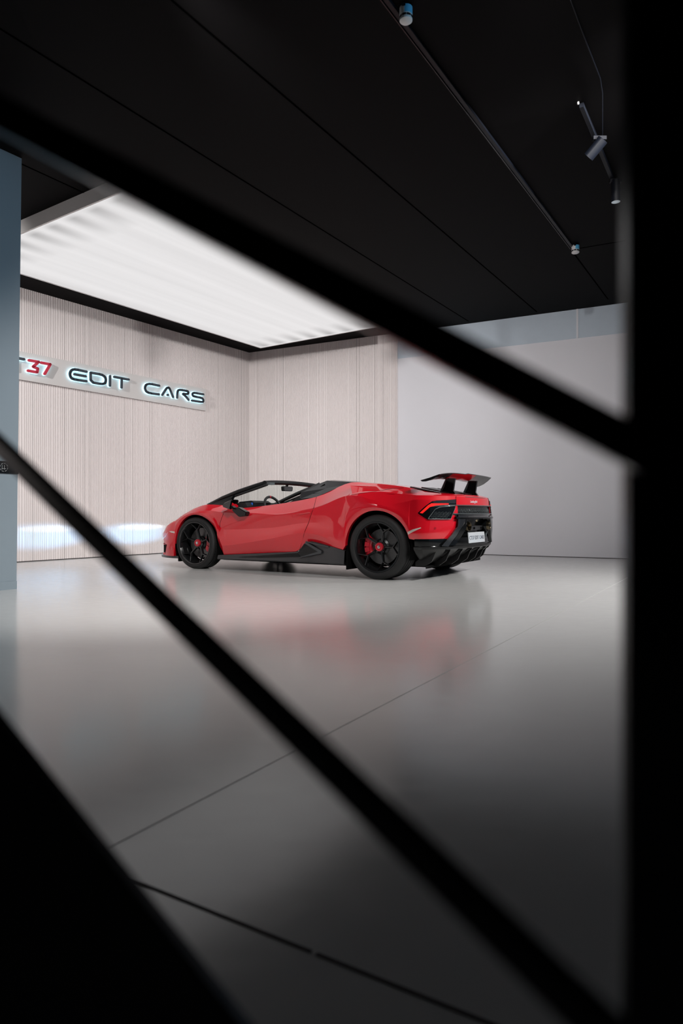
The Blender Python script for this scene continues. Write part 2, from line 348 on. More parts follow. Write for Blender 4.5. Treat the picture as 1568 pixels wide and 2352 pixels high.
# ---- sign on left wall
sg = thing('wall_sign', 'long pale sign board with backlit letters reading T37 EDIT CARS', 'sign', LW(0, 0, 0.016))
sg.rotation_euler = (0, 0, 0)
SIGN_OFF = 0.016
def S3(s, z, off): return LW(s, z, SIGN_OFF+off)-LW(0, 0, 0.016)
def sprism(name, poly, o0, o1, m, parent):
    bm = bmesh.new(); add_prism(bm, poly, lambda p, t: S3(p[0], p[1], t), o0, o1); return bmobj(name, bm, m, parent)
bm = bmesh.new(); add_prism(bm, [(1.222, 2.606), (5.7, 2.606), (5.7, 3.010), (1.222, 3.010)], lambda p, t: S3(p[0], p[1], t), 0.0, 0.03); bmobj('board', bm, M['board'], sg)
STROKES = [
    ('c', [[(5.28, 2.895), (5.47, 2.896), (5.54, 2.866), (5.56, 2.811), (5.54, 2.755), (5.48, 2.736), (5.28, 2.744)]]),
    ('t', [[(5.08, 2.893), (4.76, 2.893)], [(4.92, 2.888), (4.92, 2.744)]]),
    ('3', [[(4.684, 2.893), (4.537, 2.897), (4.622, 2.812), (4.550, 2.796), (4.562, 2.742), (4.697, 2.742)]]),
    ('7', [[(4.500, 2.893), (4.357, 2.895), (4.443, 2.740)]]),
    ('e', [[(3.754, 2.890), (3.948, 2.894), (4.006, 2.875), (4.034, 2.831), (4.036, 2.788), (4.014, 2.748), (3.965, 2.737), (3.757, 2.742)], [(3.959, 2.816), (3.769, 2.816)]]),
    ('d', [[(3.681, 2.888), (3.484, 2.892), (3.421, 2.866), (3.404, 2.817), (3.421, 2.763), (3.477, 2.741), (3.679, 2.741), (3.681, 2.888)]]),
    ('i', [[(3.328, 2.892), (3.330, 2.742)]]),
    ('t', [[(3.25, 2.894), (2.972, 2.896)], [(3.106, 2.888), (3.110, 2.744)]]),
    ('c', [[(2.343, 2.893), (2.549, 2.896), (2.624, 2.866), (2.647, 2.811), (2.624, 2.755), (2.561, 2.736), (2.349, 2.742)]]),
    ('a', [[(2.277, 2.745), (2.186, 2.872), (2.158, 2.890), (2.128, 2.888), (2.110, 2.872), (2.037, 2.742)], [(2.161, 2.762), (2.151, 2.762)]]),
    ('r', [[(1.945, 2.744), (1.940, 2.845), (1.920, 2.880), (1.879, 2.894), (1.708, 2.896), (1.684, 2.880), (1.690, 2.854), (1.715, 2.840), (1.828, 2.834), (1.760, 2.804), (1.679, 2.742)]]),
    ('s', [[(1.323, 2.892), (1.546, 2.890), (1.588, 2.872), (1.588, 2.838), (1.556, 2.822), (1.364, 2.820), (1.326, 2.800), (1.322, 2.765), (1.350, 2.745), (1.600, 2.741)]]),
]
def stroke_bm(lines, wdt, o0, o1, sh=0.0):
    bm = bmesh.new(); h = wdt/2
    for ln in lines:
        for (a, b) in zip(ln[:-1], ln[1:]):
            d = Vector((b[0]-a[0], b[1]-a[1])); L = d.length; d.normalize(); n = Vector((-d.y, d.x)); pts = []
            for k in range(9): ang = -PI/2+PI*k/8; v = Vector(b)+d*math.cos(ang)*h+n*math.sin(ang)*h; pts.append((v.x+sh, v.y+sh*0.3))
            for k in range(9): ang = PI/2+PI*k/8; v = Vector(a)+d*math.cos(ang)*h+n*math.sin(ang)*h; pts.append((v.x+sh, v.y+sh*0.3))
            add_prism(bm, pts, lambda p, t: S3(p[0], p[1], t), o0, o1)
    return bm
def chaikin(ln):
    if len(ln) < 4: return ln
    out = [ln[0]]
    for k in range(1, len(ln)-1):
        a, b, c = ln[k-1], ln[k], ln[k+1]
        out += [(b[0]+(a[0]-b[0])*.22, b[1]+(a[1]-b[1])*.22), (b[0]+(c[0]-b[0])*.22, b[1]+(c[1]-b[1])*.22)]
    return out+[ln[-1]]
for i, (nm, ln) in enumerate(STROKES):
    if nm not in '37': ln = [chaikin(q) for q in ln]
    red = nm in '37'
    lt = bmobj('letter', stroke_bm(ln, 0.040, 0.062, 0.080), M['sign_red'] if red else M['sign_dark'], sg)
    lt['label'] = 'red digit' if red else 'anthracite letter with a glowing cyan edge'
    bmobj('glowing_edge', stroke_bm(ln, 0.050, 0.036, 0.062), M['halo'], lt)


# ---- partition at the left edge
PT = [(-2.911, 6.105), (-2.945, 6.19)]
def partition():
    t = []
    top = [(-2.911, 6.105), (-4.30, 4.055), (-4.6, 4.26), (-3.21, 6.31)]
    bot = [(-3.005, 6.20), (-4.45, 4.06), (-4.75, 4.26), (-3.305, 6.405)]
    vs = [(x, y, 0) for x, y in bot]+[(x, y, ROOM_H) for x, y in top]
    return meshobj('wall_partition', vs, [(0, 1, 2, 3), (4, 7, 6, 5), (0, 4, 5, 1), (1, 5, 6, 2), (2, 6, 7, 3), (3, 7, 4, 0)], M['partition'])
struct(partition())
def PF(s, z, off):   # point on the partition face seen by the camera; s runs from its visible edge toward the camera side
    k = z/ROOM_H; a = Vector((-3.005+0.094*k, 6.20-0.095*k)); d = (Vector((-4.45+0.15*k, 4.06-0.005*k))-a).normalized(); n = Vector((-d.y, d.x))
    if n.x < 0: n = -n
    p = a+d*s+n*off; return Vector((p.x, p.y, z))
def pprism(name, s0, s1, z0, z1, o0, o1, m, parent=None):
    bm = bmesh.new(); vs = [bm.verts.new(PF(s, z, o)) for s in (s0, s1) for z in (z0, z1) for o in (o0, o1)]
    for f in ((0, 1, 3, 2), (4, 6, 7, 5), (0, 4, 5, 1), (2, 3, 7, 6), (0, 2, 6, 4), (1, 5, 7, 3)): bm.faces.new([vs[i] for i in f])
    return bmobj(name, bm, m, parent)
struct(pprism('baseboard_left', 0, 2.4, 0.0, 0.075, 0.0, 0.008, M['partition']))
bandr = thing('control_strip', 'black horizontal strip with a round white icon on the grey partition', 'control panel', (0, 0, 0))
pprism('strip_body', 0.0, 1.6, 1.06, 1.17, 0.0, 0.012, M['gloss_black'], bandr)
bm = bmesh.new()
cc = (0.14, 1.113)
ring = [PF(cc[0]+0.036*math.cos(a), cc[1]+0.036*math.sin(a), 0.014) for a in [2*PI*k/24 for k in range(24)]]
for k in range(0, 24, 3): add_tube(bm, [ring[k], ring[(k+1) % 24], ring[(k+2) % 24]], 0.0022, 6)
for dx in (-0.004, 0.016): add_tube(bm, [PF(cc[0]+dx, cc[1]+0.02, 0.014), PF(cc[0]+dx, cc[1]-0.02, 0.014)], 0.0022, 6)
add_tube(bm, [PF(cc[0]-0.02, cc[1]-0.012, 0.014), PF(cc[0]+0.02, cc[1]-0.012, 0.014)], 0.0022, 6)
bmobj('icon', bm, M['icon'], bandr)

# ---- ceiling track with its two white end caps
d2 = Vector((2.785-0.419, 8.138-4.45)).normalized()
P0 = Vector((0.419, 4.45))
def TR(s, off): n = Vector((d2.y, -d2.x)); p = P0+d2*s+n*off; return p
LT = 4.38
tk = thing('lighting_track', 'long black lighting track between the two white ceiling sensors', 'lighting track', (P0.x, P0.y, ROOM_H))
bm = bmesh.new()
a, b = TR(-2.5, 0.02)-P0, TR(LT, 0.02)-P0
add_beam(bm, (a.x, a.y, -0.012), (b.x, b.y, -0.012), 0.034, 0.024, bev=0.003); bmobj('rail', bm, M['lampblack'], tk)
bm = bmesh.new(); a, b = TR(-2.5, -0.004)-P0, TR(LT, -0.004)-P0
add_beam(bm, (a.x, a.y, -0.015), (b.x, b.y, -0.015), 0.006, 0.03); bmobj('edge_strip', bm, M['satin_black'], tk)
def sensor(p, label, r=0.04):
    t = thing('ceiling_sensor', label, 'sensor', (p.x, p.y, ROOM_H), group='round ceiling sensors on the track')
    bm = bmesh.new(); add_lathe(bm, [(0, 0), (r, 0), (r, -0.052), (r*0.96, -0.056)], 32, (0, 0, -0.012), 'z'); bmobj('housing', bm, M['white_plastic'], t, 40)
    bm = bmesh.new(); add_lathe(bm, [(r*1.004, -0.0), (r*1.004, -0.05)], 18, (0, 0, -0.012), 'z', -1.9, 0.9); bmobj('blue_light_side', bm, M['blue_light'], t, 40)  # blue light falling on one side, painted as a coloured sleeve
    bm = bmesh.new()
    for k in range(8):
        a0 = 2*PI*k/8+0.08; add_lathe(bm, [(r*1.002, -0.055), (r*1.01, -0.058), (r*1.01, -0.066), (r*0.98, -0.068)], 6, (0, 0, -0.012), 'z', a0, a0+2*PI/8-0.16)
    bmobj('vent_ring', bm, M['lampblack'], t)
    bm = bmesh.new(); add_lathe(bm, [(r*0.93, -0.056), (r*0.93, -0.07), (r, -0.071), (r*0.99, -0.082), (r*0.8, -0.088), (0, -0.09)], 32, (0, 0, -0.012), 'z'); bmobj('cover', bm, M['white_plastic'], t, 40)
    bm = bmesh.new(); add_box(bm, (-0.02, -r*0.99, -0.016), (0.024, 0.008, 0.018)); bmobj('notch', bm, M['lampblack'], t)
    return t
def at(u, v, z):
    Y = 1540.0*(z-CAM_Z)/(1179.2-v); return Vector(((u-784)/1540.0*Y, Y, z))
s1 = sensor(at(932, 36, ROOM_H-0.06), 'larger white round ceiling sensor at the top edge above the track', 0.041)
s2 = sensor(at(1321, 574, ROOM_H-0.06), 'smaller white round ceiling sensor at the far end of the track', 0.045)

def track_lamp(top, d, length, rad, label, stem=0.06, power=0, size=50, name='track_spotlight', blend=0.7, col=(1, .97, .95)):
    t = thing(name, label, 'spotlight', top, group=None)
    d = Vector(d).normalized(); hinge = Vector((0, 0, -stem))
    bm = bmesh.new(); add_box(bm, (0, 0, -0.015), (0.11, 0.035, 0.03)); add_tube(bm, [(0, 0, -0.02), hinge], 0.009, 10); bmobj('mount', bm, M['lampblack'], t, 40)
    bm = bmesh.new(); q = d.to_track_quat('Z', 'Y').to_matrix()
    prof = [(0, -length*.35), (rad*.9, -length*.35), (rad, -length*.33), (rad, length*.65), (rad*.93, length*.65), (rad*.93, length*.63)]
    add_lathe(bm, prof, 32, (0, 0, 0), 'z')
    bmesh.ops.transform(bm, matrix=Matrix.Translation(hinge+d*length*0.1) @ q.to_4x4(), verts=bm.verts); bmobj('housing', bm, M['lampblack'], t, 40)
    bm = bmesh.new(); add_lathe(bm, [(rad*.93, length*.64), (rad*.5, length*.635), (0, length*.63)], 32, (0, 0, 0), 'z')
    bmesh.ops.transform(bm, matrix=Matrix.Translation(hinge+d*length*0.1) @ q.to_4x4(), verts=bm.verts); bmobj('lens', bm, M['lampface'], t, 40)
    if power:
        lp = Vector(top)+hinge+d*(length*.85)
        spot('fill_beam', lp, lp+d, power, size, blend, col, 0.05).parent = None
    return t
pL1 = at(1340, 236, ROOM_H)
track_lamp(at(1376, 314, ROOM_H-.037), (-0.55, 0.50, -0.62), 0.165, 0.047, 'tilted black cylinder spotlight hanging from the right ceiling track')
track_lamp(at(1413, 412, ROOM_H-.037), (0.02, 0.0, -1), 0.21, 0.042, 'upright black cylinder spotlight pointing straight down near the post')
t = thing('lighting_track', 'short black lighting track holding the spotlights beside the dark post', 'lighting track', at(1335, 236, ROOM_H))
bm = bmesh.new(); q = at(1420, 440, ROOM_H)-at(1335, 236, ROOM_H); add_beam(bm, (0, 0, -0.018), (q.x, q.y, -0.018), 0.034, 0.036, bev=0.003); bmobj('rail', bm, M['lampblack'], t)
bm = bmesh.new(); add_lathe(bm, [(0, -0.02), (0.008, -0.018), (0.008, 0)], 16, (-0.03, -0.01, 0), 'z'); bmobj('end_light', bm, M['icon'], t, 40)
cb = bpy.data.curves.new('ceiling_cable', 'CURVE')
bm = bmesh.new(); add_tube(bm, [at(1310, 0, ROOM_H-0.01), at(1345, 95, ROOM_H-0.01), at(1378, 180, ROOM_H-0.01), at(1383, 215, ROOM_H-0.012), at(1383, 330, ROOM_H-0.02)], 0.004, 6)
tag(bmobj('ceiling_cable', bm, M['lampblack'], None, 40), 'thin black cable running along the ceiling above the tilted spotlight', 'cable')
# added unseen fill lamps that brighten the walls, floor, partition and car door
FILL_LAMPS = [((-1.2, 3.4, ROOM_H), (1.9, 11.6, 1.9), 720, 52), ((0.6, 3.0, ROOM_H), (4.3, 10.2, 2.0), 300, 50), ((-5.9, 4.2, ROOM_H), (-3.2, 11.4, 1.7), 1400, 52), ((2.6, 3.2, ROOM_H), (-0.6, 12.7, 2.0), 1250, 50), ((3.4, 4.4, ROOM_H), (-4.0, 10.3, 1.9), 950, 50),
         ((4.6, 5.2, ROOM_H), (1.4, 5.8, 0.0), 950, 88), ((0.2, 3.0, ROOM_H), (-1.9, 6.7, 0.0), 850, 72), ((6.2, 7.4, ROOM_H), (2.8, 7.2, 0.0), 560, 80),
         ((-4.2, 1.2, ROOM_H), (-6.4, 7.1, 1.7), 1250, 60), ((-5.0, -0.6, ROOM_H), (-8.2, 4.6, 1.7), 1250, 60), ((4.4, 1.8, ROOM_H), (-3.3, 5.6, 2.9), 420, 26)]  # added to brighten the wall mirrored in the door and tint the partition blue
for i, (p, q, pw, sz) in enumerate(FILL_LAMPS):
    d = Vector(q)-Vector(p)
    if i == 0: first = track_lamp(p, d, 0.17, 0.04, 'added out-of-view fill lamp in a black cylinder housing', power=pw, size=sz, blend=1.0, col=(.42, .74, 1.0) if sz == 26 else (1, .97, .95))
    else: track_lamp(p, d, 0.17, 0.04, 'added out-of-view fill lamp in a black cylinder housing', power=pw, size=sz, blend=1.0, col=(.42, .74, 1.0) if sz == 26 else (1, .97, .95))
for o in [x for x in C.objects if x.get('label') == 'added out-of-view fill lamp in a black cylinder housing']: o['group'] = 'added fill lamps out of view'

# ------------------------------------------------------------------ foreground steel lattice
def near(u, v, Y): return Vector(((u-784)/1540.0*Y, Y, CAM_Z+(1179.2-v)/1540.0*Y))
lat = thing('steel_lattice', 'black steel lattice frame with a thick post and crossing braces, blurred in the foreground', 'metal frame', (0.15, 0.35, 0))
def lat_part(name, p0, p1, w0, dep, w1=None):
    bm = bmesh.new(); o = Vector((0.15, 0.35, 0)); add_beam(bm, Vector(p0)-o, Vector(p1)-o, dep, w0, dep, w1 or w0, up=(0, 0, 1), bev=0.0015); return bmobj(name, bm, M['frame'], lat)
bm = bmesh.new(); o = Vector((0.15, 0.35, 0)); PX = 0.1405
add_beam(bm, Vector((PX+0.045, 0.333, 0))-o, Vector((PX+0.045, 0.333, ROOM_H))-o, 0.09, 0.012, up=(0, 1, 0), bev=0.002); bmobj('post', bm, M['frame'], lat)
lat_part('brace', near(-500, -2, 0.42), near(1500, 1050, 0.300), 0.0185, 0.012)
lat_part('brace', near(-260, 772, 0.78), near(1430, 2412, 0.225), 0.0155, 0.009)
lat_part('base_brace', near(-700, 1200, 0.44), near(700, 2985, 0.40), 0.16, 0.012)

# ------------------------------------------------------------------ the car (x forward, y toward its left side, z up)
car = thing('sports_car', 'red low open-top sports car with black wheels and a raised rear wing', 'car', (0.8644, 7.8554, 0), (0, 0, PI-0.5554))
XT = -0.42; XN = 3.00; NE = .9
R = {  # longitudinal character lines: y(x), z(x)
 'r0': (pchip([(-.42, .925), (0, .955), (.42, .940), (.9, .875), (1.5, .862), (2.1, .885), (2.6, .935), (3.0, .915), (3.2, .88)]),
        lin([(-.42, .43), (-.36, .44), (.30, .30), (.38, .295), (.57, .335), (.86, .385), (.97, .355), (1.05, .262), (2.235, .186), (2.40, .18), (2.9, .145), (3.2, .15)])),
 'r1': (pchip([(-.42, .935), (0, .965), (.42, .955), (.9, .92), (1.5, .92), (2.1, .925), (2.6, .94), (3.0, .925), (3.2, .89)]),
        pchip([(-.42, .50), (.2, .45), (.38, .41), (.57, .412), (.72, .452), (.924, .478), (1.444, .399), (2.17, .302), (2.5, .29), (3.0, .30), (3.2, .30)])),
 'r2': (pchip([(-.42, .925), (0, .96), (.4, .95), (.9, .912), (1.4, .900), (2.1, .912), (2.6, .94), (3.0, .925), (3.2, .885)]),
        pchip([(-.42, .60), (.5, .60), (.92, .59), (1.44, .53), (2.17, .50), (2.6, .50), (3.0, .46), (3.2, .42)])),
 'r3': (pchip([(-.42, .908), (0, .938), (.319, .93), (.807, .928), (1.388, .925), (2.03, .918), (2.3, .918), (2.6, .925), (3.0, .905), (3.2, .865)]),
        pchip([(-.42, .838), (-.2, .80), (0, .835), (.319, .893), (.807, .752), (1.388, .684), (2.03, .705), (2.2, .715), (2.4, .735), (2.6, .722), (2.8, .68), (3.0, .585), (3.2, .475)])),
 'r4': (pchip([(-.42, .86), (-.22, .85), (0, .86), (.319, .912), (.45, .91), (.807, .912), (1.388, .905), (2.03, .885), (2.3, .892), (2.6, .90), (3.0, .885), (3.2, .845)]),
        pchip([(-.42, .885), (-.22, .905), (0, .93), (.319, .905), (.45, .872), (.807, .762), (1.388, .692), (2.03, .722), (2.2, .735), (2.4, .757), (2.6, .742), (2.8, .70), (3.0, .605), (3.2, .49)])),
 'r5': (pchip([(-.42, .66), (-.26, .62), (-.05, .62), (.46, .63), (.70, .70), (.9, .79), (.967, .80), (1.488, .80), (2.0, .80), (2.3, .80), (2.484, .82), (2.715, .84), (2.97, .82), (3.2, .77)]),
        pchip([(-.42, .925), (-.26, .967), (-.05, 1.003), (.30, 1.038), (.46, 1.050), (.9, .878), (.967, .866), (1.488, .800), (2.0, .764), (2.15, .775), (2.3, .802), (2.484, .810), (2.715, .760), (2.97, .640), (3.2, .512)])),
 'r6': (pchip([(-.42, .35), (.46, .35), (2.2, .45), (3.2, .45)]),
        pchip([(-.42, .93), (-.05, 1.0), (.46, 1.055), (2.15, .785), (2.3, .785), (2.5, .765), (2.9, .665), (3.2, .55)])),
 'r7': (lambda x: 0.0, pchip([(-.42, .932), (-.05, 1.005), (.46, 1.06), (2.15, .80), (2.3, .80), (2.5, .785), (2.9, .69), (3.2, .575)])),
}
ROWN = ['r0', 'r1', 'r2', 'r3', 'r4', 'r5', 'r6', 'r7']
AF = (2.605, .32, .362); AR = (0.0, .345, .384)      # wheel arches: centre x, z, radius
def arch_z(x):
    for cx, cz, r in (AF, AR):
        if abs(x-cx) < r: return cz+math.sqrt(max(0, r*r-(x-cx)**2))
    return None
def section(x, side=0):
    """eight points (y, z) of the half section at x; side -1/+1 picks the arch or sill at an arch's foot"""
    P = [[R[r][0](x), R[r][1](x)] for r in ROWN]
    az = arch_z(x)
    if az is not None and not (az < P[0][1]+.001):
        P[0][1] = max(P[0][1], az)
        t = P[3][1]-P[0][1]
        if P[1][1] < P[0][1]+.30*t: P[1][1] = P[0][1]+.30*t
        if P[2][1] < P[0][1]+.62*t: P[2][1] = P[0][1]+.62*t
    return P
# columns: (x, y scale, z blend) ; the nose and the tail wrap round to the centre line
NL = {'r0': .60, 'r1': .57, 'r2': .61, 'r3': .53, 'r4': .51, 'r5': .50, 'r6': .47, 'r7': .46}
NZ = {'r0': .15, 'r1': .27, 'r2': .40, 'r3': .44, 'r4': .45, 'r5': .48, 'r6': .505, 'r7': .52}
TL = {'r0': .33, 'r1': .34, 'r2': .35, 'r3': .335, 'r4': .33, 'r5': .31, 'r6': .30, 'r7': .30}
TZ = {'r0': .43, 'r1': .50, 'r2': .60, 'r3': .838, 'r4': .878, 'r5': .892, 'r6': .898, 'r7': .90}
xs = set()
for cx, cz, r in (AF, AR):
    for k in range(0, 37):
        a = PI*k/36; xs.add(round(cx+r*.9999*math.cos(a), 5))
for k in range(0, 46):
    x = XT+(XN-XT)*k/45
    if all(abs(x-cx) > r+.01 for cx, cz, r in (AF, AR)): xs.add(round(x, 5))
xs |= {XT, XN}
xs = sorted(x for x in xs if XT <= x <= XN)
cols = []
for k in range(30, 0, -1):       # tail, from centre to side
    ph = PI/2*k/30; P = section(XT)
    cols.append([(XT-TL[n]*math.sin(ph), P[i][0]*max(0, math.cos(ph))**.8, P[i][1]+(TZ[n]-P[i][1])*math.sin(ph)**1.0) for i, n in enumerate(ROWN)])
for x in xs: cols.append([(x, p[0], p[1]) for p in section(x)])
for k in range(1, 27):
    ph = PI/2*k/26; P = section(XN)
    cols.append([(XN+NL[n]*math.sin(ph), P[i][0]*max(0, math.cos(ph))**NE, P[i][1]+(NZ[n]-P[i][1])*math.sin(ph)) for i, n in enumerate(ROWN)])
SUB = [3, 3, 4, 1, 5, 4, 3]; BUL = [0.003, 0.004, 0.002, 0, 0.003, 0.004, 0.0]
def subdivide(col):
    out = []
    for i in range(7):
        a, b = Vector(col[i]), Vector(col[i+1]); d = b-a
        nrm = Vector((0, d.z, -d.y)); nrm = nrm.normalized() if nrm.length > 1e-6 else Vector((0, 1, 0))
        if d.z < 0 and abs(d.z) > abs(d.y)*3: nrm = -nrm
        for k in range(SUB[i]):
            t = k/SUB[i]; out.append(a+d*t+nrm*BUL[i]*4*t*(1-t)*min(1, d.length/.15))
    out.append(Vector(col[7])); return out
G = [subdivide(c) for c in cols]; NR = len(G[0])
RI = [sum(SUB[:i]) for i in range(8)]                # grid row of every character line
OPEN0, OPEN1 = .46, 2.16                              # the cockpit opening
def keep(i, j, xm):
    ci = cols[i]
    if j >= RI[5] and OPEN0 < xm < OPEN1: return False
    if i < 30:   # tail: leave the centre free for the black parts
        ym = (G[i][j].y+G[i+1][j].y)/2; zm = (G[i][j].z+G[i][j+1].z)/2
        if zm < .775 and ym < .50: return False
    return True
DOOR = [(2.195, .19), (2.215, .41), (2.205, .576), (2.13, .735), (2.05, .80), (.875, .90), (.812, .752), (.93, .50), (1.052, .255)]
def inside(x, z, poly):
    c = False; n = len(poly)
    for i in range(n):
        (x0, z0), (x1, z1) = poly[i], poly[(i+1) % n]
        if (z0 > z) != (z1 > z) and x < (x1-x0)*(z-z0)/(z1-z0)+x0: c = not c
    return c
def build_shell(sgn):
    bm = bmesh.new(); V = [[bm.verts.new((p.x, p.y*sgn, p.z)) for p in c] for c in G]
    for i in range(len(G)-1):
        for j in range(NR-1):
            if keep(i, j, (cols[i][0][0]+cols[i+1][0][0])/2):
                try: bm.faces.new((V[i][j], V[i+1][j], V[i+1][j+1], V[i][j+1]))
                except ValueError: pass
    # returns: turn the lower edge and the cockpit edge inward so the skin has thickness
    for i in range(len(G)-1):
        a, b = G[i][0], G[i+1][0]
        xm = (a.x+b.x)/2
        if keep(i, 0, xm) and xm < 3.2:
            va, vb = bm.verts.new((a.x, (a.y-.045)*sgn, a.z+.004)), bm.verts.new((b.x, (b.y-.045)*sgn, b.z+.004))
            bm.faces.new((V[i][0], V[i+1][0], vb, va))
        if OPEN0 < xm < OPEN1:
            a, b = G[i][RI[5]], G[i+1][RI[5]]
            va, vb = bm.verts.new((a.x, (a.y-.03)*sgn, a.z-.03)), bm.verts.new((b.x, (b.y-.03)*sgn, b.z-.03))
            bm.faces.new((V[i][RI[5]], V[i+1][RI[5]], vb, va))
    bmesh.ops.remove_doubles(bm, verts=bm.verts, dist=1e-4)
    # cut along the door outline so that the door is a panel of its own
    for k in range(len(DOOR)):
        (x0, z0), (x1, z1) = DOOR[k], DOOR[(k+1) % len(DOOR)]
        if k in (4, 8): continue
        lo, hi = min(x0, x1)-.03, max(x0, x1)+.03; zl, zh = min(z0, z1)-.03, max(z0, z1)+.03
        fs = [f for f in bm.faces if lo < f.calc_center_median().x < hi and zl < f.calc_center_median().z < zh]
        geo = list({v for f in fs for v in f.verts})+list({e for f in fs for e in f.edges})+fs
        bmesh.ops.bisect_plane(bm, geom=geo, plane_co=(x0, 0, z0), plane_no=(z1-z0, 0, -(x1-x0)))
    bmesh.ops.recalc_face_normals(bm, faces=bm.faces)
    ft = max(bm.faces, key=lambda f: f.calc_center_median().y*sgn)
    if ft.normal.y*sgn < 0: bmesh.ops.reverse_faces(bm, faces=bm.faces)
    doorf = [f for f in bm.faces if inside(f.calc_center_median().x, f.calc_center_median().z, DOOR) and f.calc_center_median().y*sgn > .6]
    ret = {}
    for nm, test in (('door', lambda f: f in ds), ('front_panel', lambda f: f not in ds and f.calc_center_median().x > 1.5), ('rear_panel', lambda f: f not in ds and f.calc_center_median().x <= 1.5)):
        ds = set(doorf)
        b2 = bmesh.new(); mp = {}
        for f in bm.faces:
            if test(f):
                vs = []
                for v in f.verts:
                    if v not in mp: mp[v] = b2.verts.new(v.co)
                    vs.append(mp[v])
                try: b2.faces.new(vs)
                except ValueError: pass
        me = bpy.data.meshes.new(nm); b2.to_mesh(me); b2.free()
        me.polygons.foreach_set('use_smooth', [True]*len(me.polygons)); me.set_sharp_from_angle(angle=math.radians(9))
        me.materials.append(M['paint']); o = bpy.data.objects.new(nm, me); C.objects.link(o); o.parent = car; ret[nm] = o
    bm.free(); return ret
shells = {s: build_shell(s) for s in (1, -1)}
def Yat(x, z, off=0.0):
    """half width of the body at (x, z)"""
    P = section(x); pts = []
    for i in range(5): pts.append(P[i])
    if z <= pts[0][1]: return pts[0][0]+off
    for a, b in zip(P[:-1], P[1:]):
        if a[1] <= z <= b[1] and b[1] > a[1]:
            i = P.index(a); t = (z-a[1])/(b[1]-a[1]); return a[0]+(b[0]-a[0])*t+BUL[i]*4*t*(1-t)+off
    return P[4][0]+off
def on_side(pts, n=10, off=0.0):
    out = []
    for (x0, z0), (x1, z1) in zip(pts[:-1], pts[1:]):
        for k in range(n): t = k/n; x, z = x0+(x1-x0)*t, z0+(z1-z0)*t; out.append(Vector((x, Yat(x, z, off), z)))
    out.append(Vector((pts[-1][0], Yat(*pts[-1], off), pts[-1][1]))); return out
for s in (1, -1):
    bm = bmesh.new(); add_tube(bm, [Vector((p.x, p.y*s, p.z)) for p in on_side([DOOR[8], DOOR[7], DOOR[6], DOOR[5]][::-1], 8, -.001)], .0028, 6); bmobj('panel_gap', bm, M['void'], shells[s]['door']); bm = bmesh.new()
    add_tube(bm, [Vector((p.x, p.y*s, p.z)) for p in on_side(DOOR[:4], 8, -.001)], .0028, 6); bmobj('panel_gap', bm, M['void'], shells[s]['door'])
    bm = bmesh.new(); hp = on_side([(.955, .672), (1.055, .672)], 6, .001)
    HN = [(.845, .700), (.86, .690), (1.02, .668), (1.085, .652), (1.10, .662), (1.088, .678), (1.02, .690), (.87, .712)]
    add_tube(bm, [Vector((x, Yat(x, z, .0005)*s, z)) for x, z in HN], .0026, 6, True); add_tube(bm, [Vector((x, Yat(x, z, .002)*s, z)) for x, z in ((.85, .706), (.90, .700), (1.0, .686))], .005, 6)
    dh = bmobj('door_handle', bm, M['paint'], shells[s]['door'], 40)
# other panel lines
def gap(name, pts, r=.0022, sides=(1, -1), parent=None):
    for s in sides:
        bm = bmesh.new(); add_tube(bm, [Vector((p[0], p[1]*s, p[2])) for p in pts], r, 6); bmobj(name, bm, M['void'], parent or shells[s]['rear_panel'])
gap('hatch_gap', [(p.x, p.y, p.z) for p in on_side([(.319, .897), (.2, .915), (.05, .935)], 5, .0)]+[(-.1, .76, .965), (-.2, .70, .972)])

# black inner structure: floor pan, arch liners, sills
bm = bmesh.new()
pan = [(-.50, .80), (-.42, .60), (.42, .60), (.42, .86), (2.2, .86), (2.2, .62), (3.0, .62), (3.0, .80), (3.25, .62), (3.45, .3)]
pan = pan+[(x, -y) for x, y in pan[::-1]]
add_prism(bm, pan, lambda p, t: Vector((p[0], p[1], t)), .125, .155); bmobj('floor_pan', bm, M['void'], car)
for s in (1, -1):
    for (cx, cz, r), nm in ((AF, 'arch_liner'), (AR, 'arch_liner')):
        bm = bmesh.new(); a0, a1 = (-.35, PI+.35)
        rr = r+.004; prof = [(rr, .93), (rr, .60), (.05, .60)]
        rings = []
        for k in range(37):
            a = a0+(a1-a0)*k/36; rings.append([bm.verts.new((cx+q*math.cos(a), y*s*(1 if y < .9 else .985), cz+q*math.sin(a))) for q, y in prof])
        for a, b in zip(rings[:-1], rings[1:]):
            for k in range(2): bm.faces.new((a[k], a[k+1], b[k+1], b[k]))
        bmobj(nm, bm, M['void'], car, 40)
